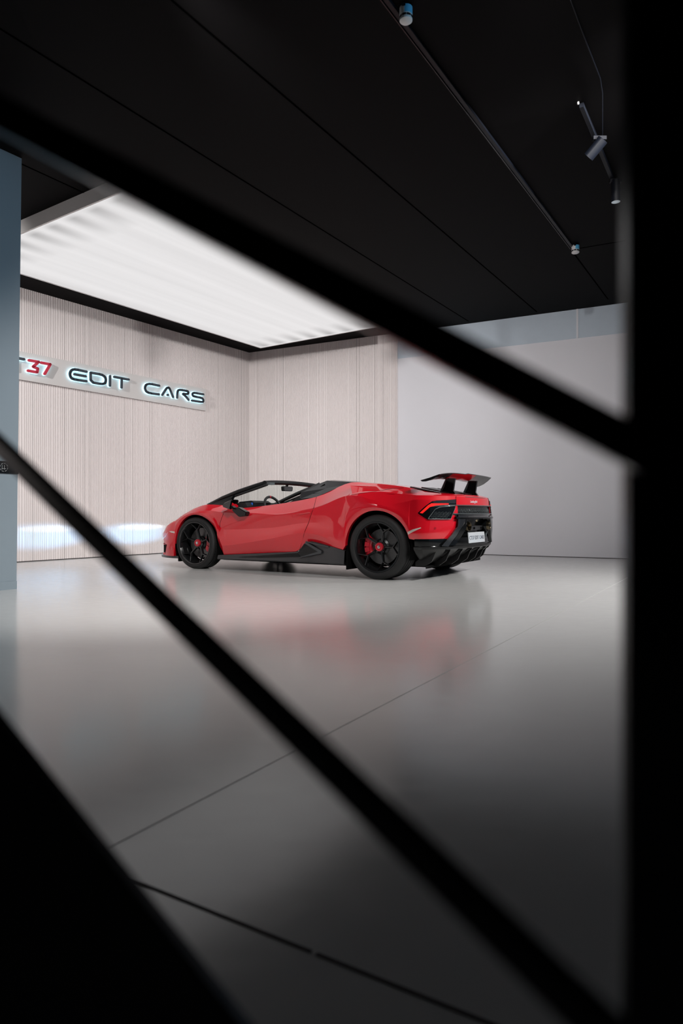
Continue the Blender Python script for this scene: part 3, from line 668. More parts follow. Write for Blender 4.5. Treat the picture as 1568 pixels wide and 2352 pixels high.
# side skirt with the triangular intake
for s in (1, -1):
    def K(x, z, o=0.0): return Vector((x, (Yat(x, max(z, .05))+o)*s, z))
    sk = [(2.235, .132), (2.235, .186), (1.05, .262), (.97, .355), (.92, .372), (.86, .385), (.57, .335), (.385, .295), (.372, .200), (.356, .142), (.57, .138), (1.124, .134)]
    bm = bmesh.new()
    top = [(2.24, .186), (1.9, .207), (1.5, .233), (1.05, .262), (.97, .355), (.90, .380), (.86, .385), (.72, .360), (.57, .335), (.385, .295)]
    cols_ = []
    for x, z in top:
        y = Yat(x, z)
        lo = .132+.010*(2.24-x)/1.9
        cols_.append([bm.verts.new((x, q*s, zz)) for q, zz in ((y-.03, z+.002), (y+.012, z-.002), (y+.020, z*.55+lo*.45), (y+.028, lo+.012), (y+.020, lo), (y-.2, lo))])
    for a, b in zip(cols_[:-1], cols_[1:]):
        for k in range(5): bm.faces.new((a[k], a[k+1], b[k+1], b[k]))
    sk_o = bmobj('side_skirt', bm, M['skirt'], car, 35)
    # recessed-looking gloss intake wedge and its rising blade
    bm = bmesh.new()
    Q = [(1.03, .262), (.985, .33), (.955, .368), (.90, .372), (.76, .300), (.70, .262), (.80, .232), (1.02, .182), (1.9, .165), (2.15, .160)]
    inn = [(1.92, .172), (1.0, .205), (.80, .250), (.735, .262), (.90, .350), (.955, .352), (1.045, .248)]
    f = [bm.verts.new(((x), (Yat(x, z)+.030)*s, z)) for x, z in inn]; bm.faces.new(f)
    bk = [bm.verts.new(((x), (Yat(x, z)-.005)*s, z)) for x, z in inn]
    for k in range(len(inn)): bm.faces.new((f[k], f[(k+1) % len(inn)], bk[(k+1) % len(inn)], bk[k]))
    bmobj('skirt_intake', bm, M['gloss_black'], sk_o)
    bm = bmesh.new()
    add_beam(bm, ((.93), (Yat(.93, .37)+.034)*s, .367), ((.70), (Yat(.70, .26)+.036)*s, .268), .012, .022, .012, .03); add_beam(bm, ((.70), (Yat(.7, .26)+.036)*s, .268), ((1.02), (Yat(1.02, .19)+.036)*s, .196), .012, .03, .012, .008)
    add_beam(bm, ((.93), (Yat(.93, .37)+.030)*s, .378), ((.60), (Yat(.60, .33)+.024)*s, .330), .010, .012)
    bmobj('skirt_blade', bm, M['blade'], sk_o)
    # mud flap ahead of the rear wheel, small lip under the nose
    bm = bmesh.new(); add_box(bm, (.372, .80*s, .19), (.02, .26, .20)); bmobj('mud_flap', bm, M['void'], car)
# front splitter
bm = bmesh.new(); N = 40; up = []; lo = []
for k in range(N+1):
    ph = PI/2-PI*k/N; yy = .90*math.copysign(abs(math.sin(ph))**.9, math.sin(ph)); xx = 3.0+.685*math.cos(ph); up.append((xx, yy))
pl = [(2.93, .90)]+[(x, y) for x, y in up]+[(2.93, -.90)]
add_prism(bm, pl, lambda p, t: Vector((p[0], p[1], t)), .118, .150); bmobj('front_splitter', bm, M['skirt'], car)
bm = bmesh.new(); add_box(bm, (2.93, .86, .105), (.03, .06, .05)); bmobj('brake_duct_flap', bm, M['void'], car)
bm = bmesh.new(); add_box(bm, (2.93, -.86, .105), (.03, .06, .05)); bmobj('brake_duct_flap', bm, M['void'], car)
# front corner: headlight with painted bumper glow, side marker, winglet crease (both sides), front bumper intakes
def nosep(ph, z, off=0.0, yk=.885):
    if ph < 0: return Vector((3.0+ph*.6, Yat(3.0+ph*.6, z)+off, z))
    Lz = np.interp(z, [.15, .27, .40, .44, .5], [.60, .57, .61, .53, .50]); yk = np.interp(z, [.15, .30, .46, .585, .64], [.915, .925, .925, .905, .82])
    return Vector((3.0+(Lz+off)*math.sin(ph), (yk+off)*math.cos(ph)**NE, z))
for s in (1, -1):
    def NP(ph, z, off): p = nosep(ph, z, off); return Vector((p.x, p.y*s, p.z))
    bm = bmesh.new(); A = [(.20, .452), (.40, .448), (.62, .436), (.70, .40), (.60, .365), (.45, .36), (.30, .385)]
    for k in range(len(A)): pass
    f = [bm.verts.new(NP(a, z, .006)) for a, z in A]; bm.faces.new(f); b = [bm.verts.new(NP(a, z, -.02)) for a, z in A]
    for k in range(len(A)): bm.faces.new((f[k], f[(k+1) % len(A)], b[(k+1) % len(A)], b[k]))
    bmobj('headlight_and_glow', bm, M['head'], car)  # lens patch sized to include the lavender glow painted over the bumper
    bm = bmesh.new(); A = [(-.055, .465), (.05, .470), (.16, .466), (.06, .450), (-.055, .443)]
    f = [bm.verts.new(NP(x, z, .004)) for x, z in A]; bm.faces.new(f); b = [bm.verts.new(NP(x, z, -.01)) for x, z in A]
    for k in range(5): bm.faces.new((f[k], f[(k+1) % 5], b[(k+1) % 5], b[k]))
    bmobj('side_marker', bm, M['amber'], car)
    bm = bmesh.new(); A = [(.25, .29), (.45, .31), (.95, .30), (1.15, .20), (.9, .165), (.45, .165), (.32, .18)]
    f = [bm.verts.new(NP(a, z, .004)) for a, z in A]; bm.faces.new(f); b = [bm.verts.new(NP(a, z, -.02)) for a, z in A]
    for k in range(len(A)): bm.faces.new((f[k], f[(k+1) % len(A)], b[(k+1) % len(A)], b[k]))
    bmobj('front_intake', bm, M['void'], car)
    bm = bmesh.new(); add_beam(bm, NP(.0, .245, .006), NP(.42, .165, .012), .006, .02); add_beam(bm, NP(.0, .246, .010), NP(.42, .30, .012), .004, .006); bmobj('bumper_winglet', bm, M['paint'], car)

# ---- windscreen frame, glass, buttresses, cockpit
for s in (1, -1):
    bm = bmesh.new()
    PL = [(2.64, .66*s, .800), (2.40, .655*s, .893), (2.15, .625*s, .975), (1.93, .59*s, 1.035), (1.80, .565*s, 1.070)]
    add_tube(bm, PL, .03, 8, rad=[.026, .026, .028, .030, .030]); pil = bmobj('windscreen_pillar', bm, M['satin_black'], car, 50)
    bm = bmesh.new(); add_beam(bm, (2.62, .70*s, .792), (1.72, .60*s, 1.052), .030, .020, .034, .026, bev=.004); bmobj('seal', bm, M['soft'], pil)
    bm = bmesh.new(); add_beam(bm, (2.17, .69*s, .925), (2.235, .745*s, .745), .028, .030, .02, .024); bmobj('quarter_window_bar', bm, M['gloss_black'], pil)
    bm = bmesh.new(); vs = [(2.55, .74*s, .80), (2.19, .755*s, .765), (2.17, .70*s, .905), (2.34, .70*s, .86)]
    f = [bm.verts.new(v) for v in vs]; bm.faces.new(f); b = [bm.verts.new((v[0], v[1]-.012*s, v[2])) for v in vs]; bm.faces.new(b[::-1])
    for k in range(4): bm.faces.new((f[k], f[(k+1) % 4], b[(k+1) % 4], b[k]))
    bmobj('quarter_panel', bm, M['gloss_black'], pil)
bm = bmesh.new(); hd = []
for k in range(13):
    t = -1+2*k/12; hd.append((1.80-.02*abs(t)+.03*(1-t*t), .575*t, 1.075+.022*(1-t*t)))
add_tube(bm, hd, .034, 10, rad=[.030]*13); bmobj('windscreen_header', bm, M['satin_black'], car, 50)
for s in (1, -1):
    bm = bmesh.new(); add_box(bm, (1.73, .52*s, 1.066), (.05, .10, .03)); bmobj('header_latch', bm, M['edge'], car)
M['glass'] = bpy.data.materials.new('windscreen_glass'); M['glass'].use_nodes = True
_nt = M['glass'].node_tree; _nt.nodes.clear(); _o = _nt.nodes.new('ShaderNodeOutputMaterial'); _mx = _nt.nodes.new('ShaderNodeMixShader'); _t = _nt.nodes.new('ShaderNodeBsdfTransparent'); _t.inputs[0].default_value = (.86, .92, .90, 1); _g = _nt.nodes.new('ShaderNodeBsdfGlossy'); _g.inputs['Roughness'].default_value = .03; _fr = _nt.nodes.new('ShaderNodeFresnel'); _fr.inputs[0].default_value = 1.07
_mx.inputs[0].default_value = .05; _nt.links.new(_t.outputs[0], _mx.inputs[1]); _nt.links.new(_g.outputs[0], _mx.inputs[2]); _nt.links.new(_mx.outputs[0], _o.inputs[0])
bm = bmesh.new(); g0 = []; g1 = []
for k in range(13):
    t = -1+2*k/12; g0.append(bm.verts.new((2.66+.14*(1-t*t), .66*t, .80))); g1.append(bm.verts.new((1.82+.03*(1-t*t), .57*t, 1.075+.015*(1-t*t))))
for k in range(12): bm.faces.new((g0[k], g0[k+1], g1[k+1], g1[k]))
bmobj('windscreen', bm, M['glass'], car, 60)
# cowl between hood and windscreen
bm = bmesh.new(); add_prism(bm, [(2.10, .80), (2.60, .70), (2.80, 0), (2.60, -.70), (2.10, -.80)], lambda p, t: Vector((p[0], p[1], t)), .70, .775); bmobj('cowl', bm, M['void'], car)
# buttress humps behind the seats
for s in (1, -1):
    bm = bmesh.new()
    outer = [(1.085, .79, .866), (1.085, .77, .945), (.905, .64, 1.050), (.84, .61, 1.078), (.48, .56, 1.052), (.44, .55, 1.046), (.46, .625, 1.042), (.66, .69, .982), (.88, .785, .880)]
    A = [bm.verts.new((x, y*s, z)) for x, y, z in outer]; Bv = [bm.verts.new((x-.0, (y-.16 if z > .9 else y-.10)*s, z+(.012 if z > 1 else 0))) for x, y, z in outer]
    cen = bm.verts.new((.80, .69*s, .985))
    n = len(A)
    for k in range(n):
        bm.faces.new((A[k], A[(k+1) % n], cen)); bm.faces.new((A[k], Bv[k], Bv[(k+1) % n], A[(k+1) % n]))
    bt = bmobj('roof_buttress', bm, M['skirt'], car)
    bm = bmesh.new(); add_beam(bm, (.985, .722*s, .925), (.835, .655*s, 1.035), .010, .022, .010, .014, bev=.003); bmobj('buttress_slot', bm, M['void'], bt)
    bm = bmesh.new(); add_tube(bm, [(1.095, .775*s, .878), (1.085, .76*s, .945), (.92, .64*s, 1.048)], .012, 8); bmobj('buttress_seal', bm, M['soft'], bt, 50)
bm = bmesh.new(); add_prism(bm, [(.88, .46), (.90, -.46), (.44, -.56), (.44, .56)], lambda p, t: Vector((p[0], p[1], t)), .90, 1.052); bmobj('roof_cover', bm, M['skirt'], car)
bm = bmesh.new(); add_prism(bm, [(1.00, .74), (1.00, -.74), (.80, -.74), (.80, .74)], lambda p, t: Vector((p[0], p[1], t)), .16, .93); bmobj('bulkhead', bm, M['void'], car)
# seats: reclined shells with tall side wings
for s in (1, -1):
    bm = bmesh.new()
    prof = [(.98, .30), (.92, .60), (.90, .98), (1.02, 1.025), (1.12, .985), (1.22, .925), (1.36, .856), (1.46, .815), (1.42, .60), (1.30, .42), (1.70, .40), (1.72, .28), (1.10, .24)]
    for a, b in ((.14, .20), (.50, .56)): add_prism(bm, prof, lambda p, t: Vector((p[0], t*s, p[1])), a, b)
    core = [(.98, .30), (.92, .60), (.90, .98), (1.02, 1.02), (1.06, .94), (1.06, .62), (1.12, .42), (1.66, .38), (1.70, .26), (1.10, .24)]
    add_prism(bm, core, lambda p, t: Vector((p[0], t*s, p[1])), .20, .50)
    bmobj('seat', bm, M['soft'], car)
# dashboard, screen, steering wheel, mirrors
bm = bmesh.new()
add_prism(bm, [(2.50, .70), (2.50, .795), (2.34, .812), (2.12, .828), (2.02, .835), (1.99, .79), (2.02, .60)], lambda p, t: Vector((p[0], t, p[1])), -.66, .66)
add_prism(bm, [(2.24, .80), (2.22, .846), (2.02, .860), (1.975, .835), (1.99, .78)], lambda p, t: Vector((p[0], t, p[1])), .20, .54); bmobj('dashboard', bm, M['dash'], car)
bm = bmesh.new(); add_box(bm, (2.06, .546, .818), (.13, .006, .030)); bmobj('display', bm, M['screen'], car)
sw = [(1.80+.055*math.cos(a)*-1*0+(.06*math.sin(a)), .37+.165*math.cos(a), .765+.142*math.sin(a)) for a in [2*PI*k/32 for k in range(32)]]
bm = bmesh.new(); add_tube(bm, sw, .0165, 10, True)
add_beam(bm, (1.80, .22, .77), (1.80, .52, .77), .02, .05); add_beam(bm, (1.81, .37, .77), (1.98, .37, .72), .05, .05)
swo = bmobj('steering_wheel', bm, M['soft'], car, 60)
bm = bmesh.new(); add_tube(bm, [(Vector(sw[8])*.75+Vector(sw[7])*.25), sw[8], (Vector(sw[8])*.75+Vector(sw[9])*.25)], .0172, 10); bmobj('red_marker', bm, M['caliper'], swo)
bm = bmesh.new(); pts = [(-.105, .02), (-.09, .032), (.09, .032), (.105, .02), (.10, -.022), (.085, -.032), (-.085, -.032), (-.10, -.022)]
add_prism(bm, pts, lambda p, t: Vector((1.86+t-.25*p[0]*0, .0+p[0], 1.022+p[1])), -.015, .02); add_beam(bm, (1.87, 0, 1.05), (1.85, 0, 1.085), .03, .02)
im = bmobj('interior_mirror', bm, M['satin_black'], car)
bm = bmesh.new(); add_prism(bm, [(a*.86, b*.8) for a, b in pts], lambda p, t: Vector((1.844+t, p[0], 1.022+p[1])), -.003, .002); bmobj('mirror_glass', bm, M['smoke'], im)
for s in (1, -1):
    bm = bmesh.new()
    # shell: tapered lump facing forward
    back = [(1.925, 1.06, .742), (1.905, 1.04, .868), (1.915, .895, .866), (1.945, .875, .765)]
    front = [(2.10, 1.00, .775), (2.09, .99, .822), (2.10, .93, .822), (2.11, .92, .785)]
    A = [bm.verts.new((x, y*s, z)) for x, y, z in back]; B_ = [bm.verts.new((x, y*s, z)) for x, y, z in front]
    bm.faces.new(A[::-1]); bm.faces.new(B_)
    for k in range(4): bm.faces.new((A[k], A[(k+1) % 4], B_[(k+1) % 4], B_[k]))
    bmesh.ops.bevel(bm, geom=bm.edges[:], offset=.012, segments=2, affect='EDGES')
    mi = bmobj('door_mirror', bm, M['gloss_black'], car, 50)
    bm = bmesh.new(); cx = Vector((0, 0, 0)); q = [Vector((x-.004, y*s, z)) for x, y, z in back]; cx = sum(q, Vector())/4
    vs = [bm.verts.new(cx+(p-cx)*.80) for p in q]; bm.faces.new(vs); bmobj('mirror_glass', bm, M['mirror'], mi)
    bm = bmesh.new()
    P_ = [(1.94, .765), (1.86, .772), (1.735, .712), (1.745, .668), (1.85, .655), (1.96, .735)]
    add_prism(bm, P_, lambda p, t: Vector((p[0], t*s, p[1])), .905, .985); bmesh.ops.bevel(bm, geom=bm.edges[:], offset=.008, segments=2, affect='EDGES')
    bmobj('mirror_arm', bm, M['gloss_black'], mi, 50)

# air scoop behind the door on the shoulder
for s in (1, -1):
    bm = bmesh.new()
    tip = (.405, .80, 1.006); lo_ = (.32, .905, .908); r_ = (-.18, .862, .905); up_ = (-.02, .66, .985); in_ = (.30, .70, 1.00)
    V_ = [bm.verts.new((x, y*s, z)) for x, y, z in (tip, lo_, r_, up_)]
    bm.faces.new(V_)
    mid = bm.verts.new((.37, .74*s, .95)); bm.faces.new((V_[0], V_[1], mid)); 
    k_ = bm.verts.new((.30, .66*s, 1.02)); bm.faces.new((V_[0], V_[3], k_))
    bmobj('air_scoop', bm, M['paint'], shells[s]['rear_panel'])
    bm = bmesh.new(); vs = [(.398, .778, 1.000), (.338, .868, .914), (.36, .80, .925), (.385, .74, .985)]
    bm.faces.new([bm.verts.new((x+.003, y*s, z)) for x, y, z in vs]); bmobj('scoop_opening', bm, M['void'], shells[s]['rear_panel'])
# engine cover with louvres (flat black stripes seen edge on)
bm = bmesh.new()
for s in (1, -1):
    add_beam(bm, (-.20, .50*s, .985), (-.56, .50*s, .912), .10, .012, .16, .012)
    add_beam(bm, (-.25, .20*s, .985), (-.58, .22*s, .918), .30, .012, .30, .012)
bmobj('engine_cover', bm, M['satin_black'], car)

# ---- tail: everything is laid on the same wrapped plan curve as the body
def TP(ph, z, off=0.0, s=1):
    L = np.interp(z, [.13, .30, .43, .50, .60, .838, .885], [.24, .33, .33, .34, .35, .335, .33]); Y = np.interp(z, [.13, .30, .43, .50, .60, .838, .885], [.88, .915, .925, .935, .925, .908, .86])
    return Vector((XT-(L+off)*math.sin(ph), (Y+off)*max(0, math.cos(ph))**.8*s, z))
def TQ(ph, z, off=0.0, s=1):
    """tail point for 0 <= ph <= pi (ph beyond pi/2 is the other side)"""
    if ph > PI/2: p = TP(PI-ph, z, off, -1)
    elif ph < 0:
        p = TP(0, z, off); p.x = XT+(-ph)*.30
    else: p = TP(ph, z, off)
    return Vector((p.x, p.y*s, p.z))
def patch(name, poly, off, m, parent, s=1, thick=.02, n=16, nz=4, offz=None, smooth=30, cam=None):
    p0 = min(p[0] for p in poly); p1 = max(p[0] for p in poly); E_ = 1e-4
    knots = sorted(set([p0+E_, p1-E_]+[min(max(p[0], p0+E_), p1-E_) for p in poly]+[p0+(p1-p0)*k/n for k in range(1, n)]))
    cs = []
    for ph in knots:
        zs = []
        for (a, za), (b, zb) in zip(poly, poly[1:]+poly[:1]):
            if (a-ph)*(b-ph) <= 0 and a != b: zs.append(za+(zb-za)*(ph-a)/(b-a))
        lo, hi = min(zs), max(zs)
        ph_ = [TQ(ph, lo+(hi-lo)*k/nz, off+(offz(lo+(hi-lo)*k/nz) if offz else 0), s) for k in range(nz+1)]
        cs.append([TQ(ph, lo, off-thick, s)]+ph_+[TQ(ph, hi, off-thick, s)])
    bm = bmesh.new(); V = [[bm.verts.new(p) for p in c] for c in cs]
    for a, b in zip(V[:-1], V[1:]):
        for k in range(len(a)-1): bm.faces.new((a[k], b[k], b[k+1], a[k+1]))
    bm.faces.new(V[0]); bm.faces.new(V[-1][::-1])
    bmesh.ops.remove_doubles(bm, verts=bm.verts, dist=1e-5)
    return bmobj(name, bm, m, parent, smooth)
def tline(bm, pts, off, r, s=1, n=6, sub=5):
    out = []
    for a, b in zip(pts[:-1], pts[1:]):
        for k in range(sub): t = k/sub; out.append(TQ(a[0]+(b[0]-a[0])*t, a[1]+(b[1]-a[1])*t, off, s))
    out.append(TQ(pts[-1][0], pts[-1][1], off, s)); add_tube(bm, out, r, n)
def hexes(bm, p0, p1, z0, z1, nx, nzr, off, r, s=1, inside_=None):
    dz = (z1-z0)/nzr
    for i in range(nx):
        for j in range(nzr):
            cx = p0+(p1-p0)*(i+.5+(.5 if j % 2 else 0))/nx; cz = z0+(j+.5)*dz
            if inside_ and not inside(cx, cz, inside_): continue
            hw = (p1-p0)/nx*.42
            pts = [(cx-hw, cz), (cx-hw*.5, cz+dz*.42), (cx+hw*.5, cz+dz*.42), (cx+hw, cz), (cx+hw*.5, cz-dz*.42), (cx-hw*.5, cz-dz*.42)]
            add_tube(bm, [TQ(a, b, off, s) for a, b in pts], r, 4, True)
for s in (1, -1):
    tl = patch('tail_light', [(.128, .700), (.329, .772), (.498, .822), (1.066, .846), (1.061, .788), (1.017, .755), (.921, .637), (.389, .635)], .006, M['gloss_black'], car, s, n=20)
    patch('upper_lens', [(.498, .812), (.588, .829), (1.052, .843), (1.048, .803), (.605, .797)], .011, M['smoke'], tl, s, .01)
    ra = patch('red_lens', [(.190, .703), (.405, .783), (.479, .800), (.507, .772), (.443, .762), (.263, .697)], .013, M['tail_red'], tl, s, .01)
    patch('red_lens', [(.470, .801), (.87, .802), (.887, .791), (.587, .779), (.479, .766)], .013, M['tail_red'], tl, s, .01)
    bm = bmesh.new(); tline(bm, [(.398, .642), (.569, .742), (.675, .763), (1.019, .778), (1.026, .755), (.912, .639), (.398, .642)], .011, .0045, s); bmobj('duct_frame', bm, M['edge'], tl, 60)
    bm = bmesh.new(); hexes(bm, .47, .93, .650, .712, 6, 3, .010, .0022, s, [(.45, .645), (.60, .708), (.92, .722), (.86, .645)]); bmobj('duct_mesh', bm, M['edge'], tl)
    bm = bmesh.new(); tline(bm, [(-.2, .53), (-.05, .532)], .01, .001, s)
    # white reflector strip behind the wheel arch
    P = [(-.347, .497), (-.335, .470), (-.405, .480), (-.50, .532), (-.50, .540), (-.40, .520)]
    P = [(-.372, .503), (-.378, .480), (-.47, .515), (-.52, .545), (-.515, .552), (-.45, .535)]
    patch('side_marker', [(-.20, .507), (-.18, .480), (.13, .530), (.235, .548), (.225, .556), (.0, .535)], .006, M['amber'], car, s, .01)
    bm = bmesh.new(); c = TQ(.578, .547, .003, s); add_tube(bm, [c, TQ(.578, .547, .008, s)], .011, 14); bmobj('parking_sensor', bm, M['cap'], car, 40)
    # forged carbon arms
    patch('carbon_arm', [(1.075, .682), (1.30, .668), (1.22, .610), (1.06, .468), (.875, .355), (.72, .362), (.945, .475), (1.06, .560)], .028, M['carbon'], car, s, .05, n=22, nz=3)
# red lip pieces in the centre: panel join, slot, script
bm = bmesh.new(); tline(bm, [(1.055, .880), (1.063, .785)], .0015, .002); bmobj('panel_gap', bm, M['void'], shells[1]['rear_panel']); bm = bmesh.new(); tline(bm, [(PI-1.055, .880), (PI-1.063, .785)], .0015, .002); bmobj('panel_gap', bm, M['void'], shells[-1]['rear_panel'])
bm = bmesh.new(); tline(bm, [(1.30, .8735), (1.84, .8735)], .000, .003); bmobj('brake_light', bm, M['smoke'], shells[1]['rear_panel'])
# centre grille between the lights
cg = patch('rear_grille', [(1.00, .780), (1.03, .783), (2.11, .783), (2.14, .780), (2.17, .690), (.97, .690)], -.012, M['satin_black'], car, 1, .05, n=24)
bm = bmesh.new(); tline(bm, [(.50, .772), (1.02, .785), (2.12, .785), (2.62, .772)], .006, .0045); tline(bm, [(.975, .694), (2.165, .694)], .012, .005); tline(bm, [(1.02, .757), (.975, .694)], .006, .004); tline(bm, [(PI-1.02, .757), (PI-.975, .694)], .006, .004); bmobj('grille_frame', bm, M['edge'], cg, 60)
bm = bmesh.new(); hexes(bm, 1.02, 2.08, .705, .748, 26, 2, -.008, .0022); bmobj('grille_mesh', bm, M['edge'], cg)
patch('grille_sill', [(.99, .690), (2.15, .690), (2.13, .664), (1.06, .664)], .002, M['carbon'], cg, 1, .05, n=20)
# the black centre of the bumper: lip, recess with the exhausts, plate panel
def body_patch(name, rows, p0, p1, m, parent, n=28, smooth=30):
    bm = bmesh.new(); V = []
    for k in range(n+1):
        ph = p0+(p1-p0)*k/n; V.append([bm.verts.new(TQ(ph, z, o)) for z, o in rows])
    for a, b in zip(V[:-1], V[1:]):
        for k in range(len(rows)-1): bm.faces.new((a[k], b[k], b[k+1], a[k+1]))
    return bmobj(name, bm, m, parent, smooth)
rb = body_patch('rear_bumper_centre', [(.690, -.05), (.662, -.02), (.668, .020), (.655, .034), (.640, .032), (.638, -.045), (.52, -.065), (.40, -.05), (.365, -.03), (.358, .0)], 1.02, PI-1.02, M['gloss_black'], car)
body_patch('bumper_lower', [(.445, -.012), (.435, .002), (.40, .006), (.362, .002), (.345, .012), (.335, .014), (.325, -.02)], .04, PI-.04, M['gloss_black'], car, 40)
for s in (1, -1):
    # rounded flank of the exhaust surround
    patch('exhaust_surround', [(1.24, .640), (1.30, .668), (1.22, .612), (1.07, .470), (.90, .365), (1.02, .362), (1.16, .45), (1.26, .54)], .030, M['gloss_black'], rb, s, .09, n=16)
def exhaust(ph, s=1):
    c = TQ(ph, .558, -.055); q = TQ(ph, .558, .035); d = (q-c).normalized(); d = (d+Vector((-1, 0, 0))*2).normalized()
    bm = bmesh.new(); qm = d.to_track_quat('Z', 'Y').to_matrix().to_4x4()
    add_lathe(bm, [(.040, 0), (.048, .0), (.050, .085), (.047, .090), (.043, .085), (.040, .02), (0, .02)], 36, (0, 0, 0), 'z'); bmesh.ops.transform(bm, matrix=Matrix.Translation(c) @ qm, verts=bm.verts)
    e = bmobj('exhaust_pipe', bm, M['exh'], car, 40)
    bm = bmesh.new(); add_lathe(bm, [(.060, -.01), (.066, .05), (.062, .058), (.056, .05), (.054, 0)], 36, (0, 0, 0), 'z'); bmesh.ops.transform(bm, matrix=Matrix.Translation(c) @ qm, verts=bm.verts)
    bmobj('exhaust_bezel', bm, M['gloss_black'], e, 40)
    bm = bmesh.new(); add_lathe(bm, [(.039, .021), (0, .021)], 24, (0, 0, 0), 'z'); bmesh.ops.transform(bm, matrix=Matrix.Translation(c) @ qm, verts=bm.verts); bmobj('pipe_interior', bm, M['void'], e)
M['exh'] = mat('exhaust_bronze', (0.11, 0.09, 0.06), rough=0.3, metal=1.0, var=0.2)
exhaust(1.30); exhaust(PI-1.28)
patch('plate_bracket', [(1.36, .560), (1.80, .560), (1.76, .515), (1.40, .505)], -.035, M['skirt'], rb, 1, .02)
bm = bmesh.new()
for a in (1.40, 1.56, 1.73): c = TQ(a, .535, -.036); add_tube(bm, [c, c+Vector((-.012, 0, 0))], .013, 12)
bmobj('plate_lamps', bm, M['void'], rb, 40)
patch('side_blade', [(1.86, .50), (1.90, .50), (1.83, .395), (1.81, .395)], .005, M['edge'], rb, 1, .02)
pl_c = Vector((-.748, .0, .4325)); plo = bpy.data.objects.new('number_plate', bpy.data.meshes.new('number_plate')); bpy.data.objects.remove(plo)
bm = bmesh.new(); add_box(bm, (0, 0, 0), (.012, .50, .118)); bmesh.ops.bevel(bm, geom=bm.edges[:], offset=.003, segments=1, affect='EDGES')
plo = bmobj('number_plate', bm, M['plate'], car); plo.location = pl_c; plo.rotation_euler = (0, .08, 0)
text_mesh('plate_text', 'CT37 EDIT CARS', .058, M['plate_ink'], plo, .0006, 0, (-.0068, 0, -.004), (PI/2, 0, -PI/2), 1.05)
for yy in (.12, -.10):
    ld = bpy.data.lights.new('plate_lamp', 'SPOT'); ld.energy = .12; ld.color = (.55, .85, 1.0); ld.spot_size = 2.0; ld.spot_blend = .8; ld.shadow_soft_size = .006
    o = bpy.data.objects.new('plate_lamp', ld); C.objects.link(o); o.parent = car; o.location = (-.812, yy, .507); o.rotation_euler = (Vector((.05, 0, -1))).to_track_quat('-Z', 'Y').to_euler()
sc_ = TQ(1.50, .826, .004); text_mesh('script_badge', 'Lamborghini', .040, M['white_script'], shells[1]['rear_panel'], .0012, .35, (sc_.x, sc_.y, sc_.z), (PI/2, 0, -PI/2-.02), 1.0)
# diffuser
bm = bmesh.new(); V = []
ND = 60
def drow(ph):
    return [TQ(ph, .362, -.01), TQ(ph, .352, .018), TQ(ph, .33, .016), TQ(ph, .26, -.055), TQ(ph, .175, -.165), TQ(ph, .155, -.20)]
for k in range(ND+1):
    ph = .02+(PI-.04)*k/ND; r_ = drow(ph); V.append([bm.verts.new(p) for p in r_])
for a, b in zip(V[:-1], V[1:]):
    for k in range(5): bm.faces.new((a[k], b[k], b[k+1], a[k+1]))
df = bmobj('diffuser', bm, M['diff'], car, 40)
for yy in (-.56, -.34, -.12, .12, .34, .56, .76):
    bm = bmesh.new(); k_ = 1-(abs(yy)/.95)**2; xr = -.40-.345*max(.05, k_)**.5
    add_prism(bm, [(xr-.005, .335), (xr+.02, .345), (xr+.24, .19), (xr+.24, .145), (xr+.13, .148), (xr+.055, .20)], lambda p, t: Vector((p[0], yy+t, p[1])), -.007, .007)
    bmobj('diffuser_fin', bm, M['satin_black'], df)
    if yy != .76:
        bm = bmesh.new(); ph = math.acos(min(1, max(-1, (abs(yy+.045)/.90)**1.25))); ph = ph if yy+.045 > 0 else PI-ph
        q = [TQ(ph-.085, .318, .004), TQ(ph+.02, .322, .004), TQ(ph+.02, .30, -.01), TQ(ph-.02, .172, -.155), TQ(ph-.13, .172, -.155)]
        bm.faces.new([bm.verts.new(p+Vector((-.004, 0, 0))) for p in q]); bmobj('diffuser_slot', bm, M['void'], df)
# wheels

# ---- rear wing
WS = []
for k in range(21):
    t = 1-2*k/20; y = .78*t; a = abs(t)
    zl = 1.050+.035*(1-a**2) - (.014 if t > 0 else .026)*a**4; zt = (1.128 if t < 0 else 1.118)+.020*(1-a*a)-(.022*a**3 if t > 0 else -.004*a**3)
    xl = -.43-.03*(1-a); xt = -.665+.045*(1-a*a)
    if a > .8: q = (a-.8)/.2; xl -= .0; xt += .02*q
    WS.append((y, xl, zl, xt, zt))
def wing_ring(y, xl, zl, xt, zt):
    # closed aerofoil between leading (xl, zl) and trailing edge (xt, zt)
    pts = []; d = Vector((xt-xl, zt-zl)); n = Vector((d.y, -d.x)).normalized(); n = -n if n.y < 0 else n
    for t in (0, .08, .25, .5, .75, 1): pts.append(Vector((xl, zl))+d*t+n*(.010*math.sin(PI*min(1, t*1.0))**.6-.012*math.sin(PI*t)+.004))
    for t in (1, .75, .5, .25, .08): pts.append(Vector((xl, zl))+d*t-n*(.030*math.sin(PI*t)**.8*(1-t*.4)+.003))
    return [(p.x, y, p.y) for p in pts]
wg = None
bm = bmesh.new(); rings = [[bm.verts.new(p) for p in wing_ring(*w_)] for w_ in WS]
for a, b in zip(rings[:-1], rings[1:]):
    for k in range(len(a)): bm.faces.new((a[k], a[(k+1) % len(a)], b[(k+1) % len(a)], b[k]))
bm.faces.new(rings[0]); bm.faces.new(rings[-1][::-1])
wg = bmobj('rear_wing', bm, M['wing'], car, 40)
bm = bmesh.new()   # red painted middle of the underside
rr = []
for w_ in WS[5:15]:
    R_ = wing_ring(*w_); rr.append([bm.verts.new((p[0]-.0005, p[1], p[2]-.0025)) for p in R_[6:11]])
for a, b in zip(rr[:-1], rr[1:]):
    for k in range(4): bm.faces.new((a[k], a[k+1], b[k+1], b[k]))
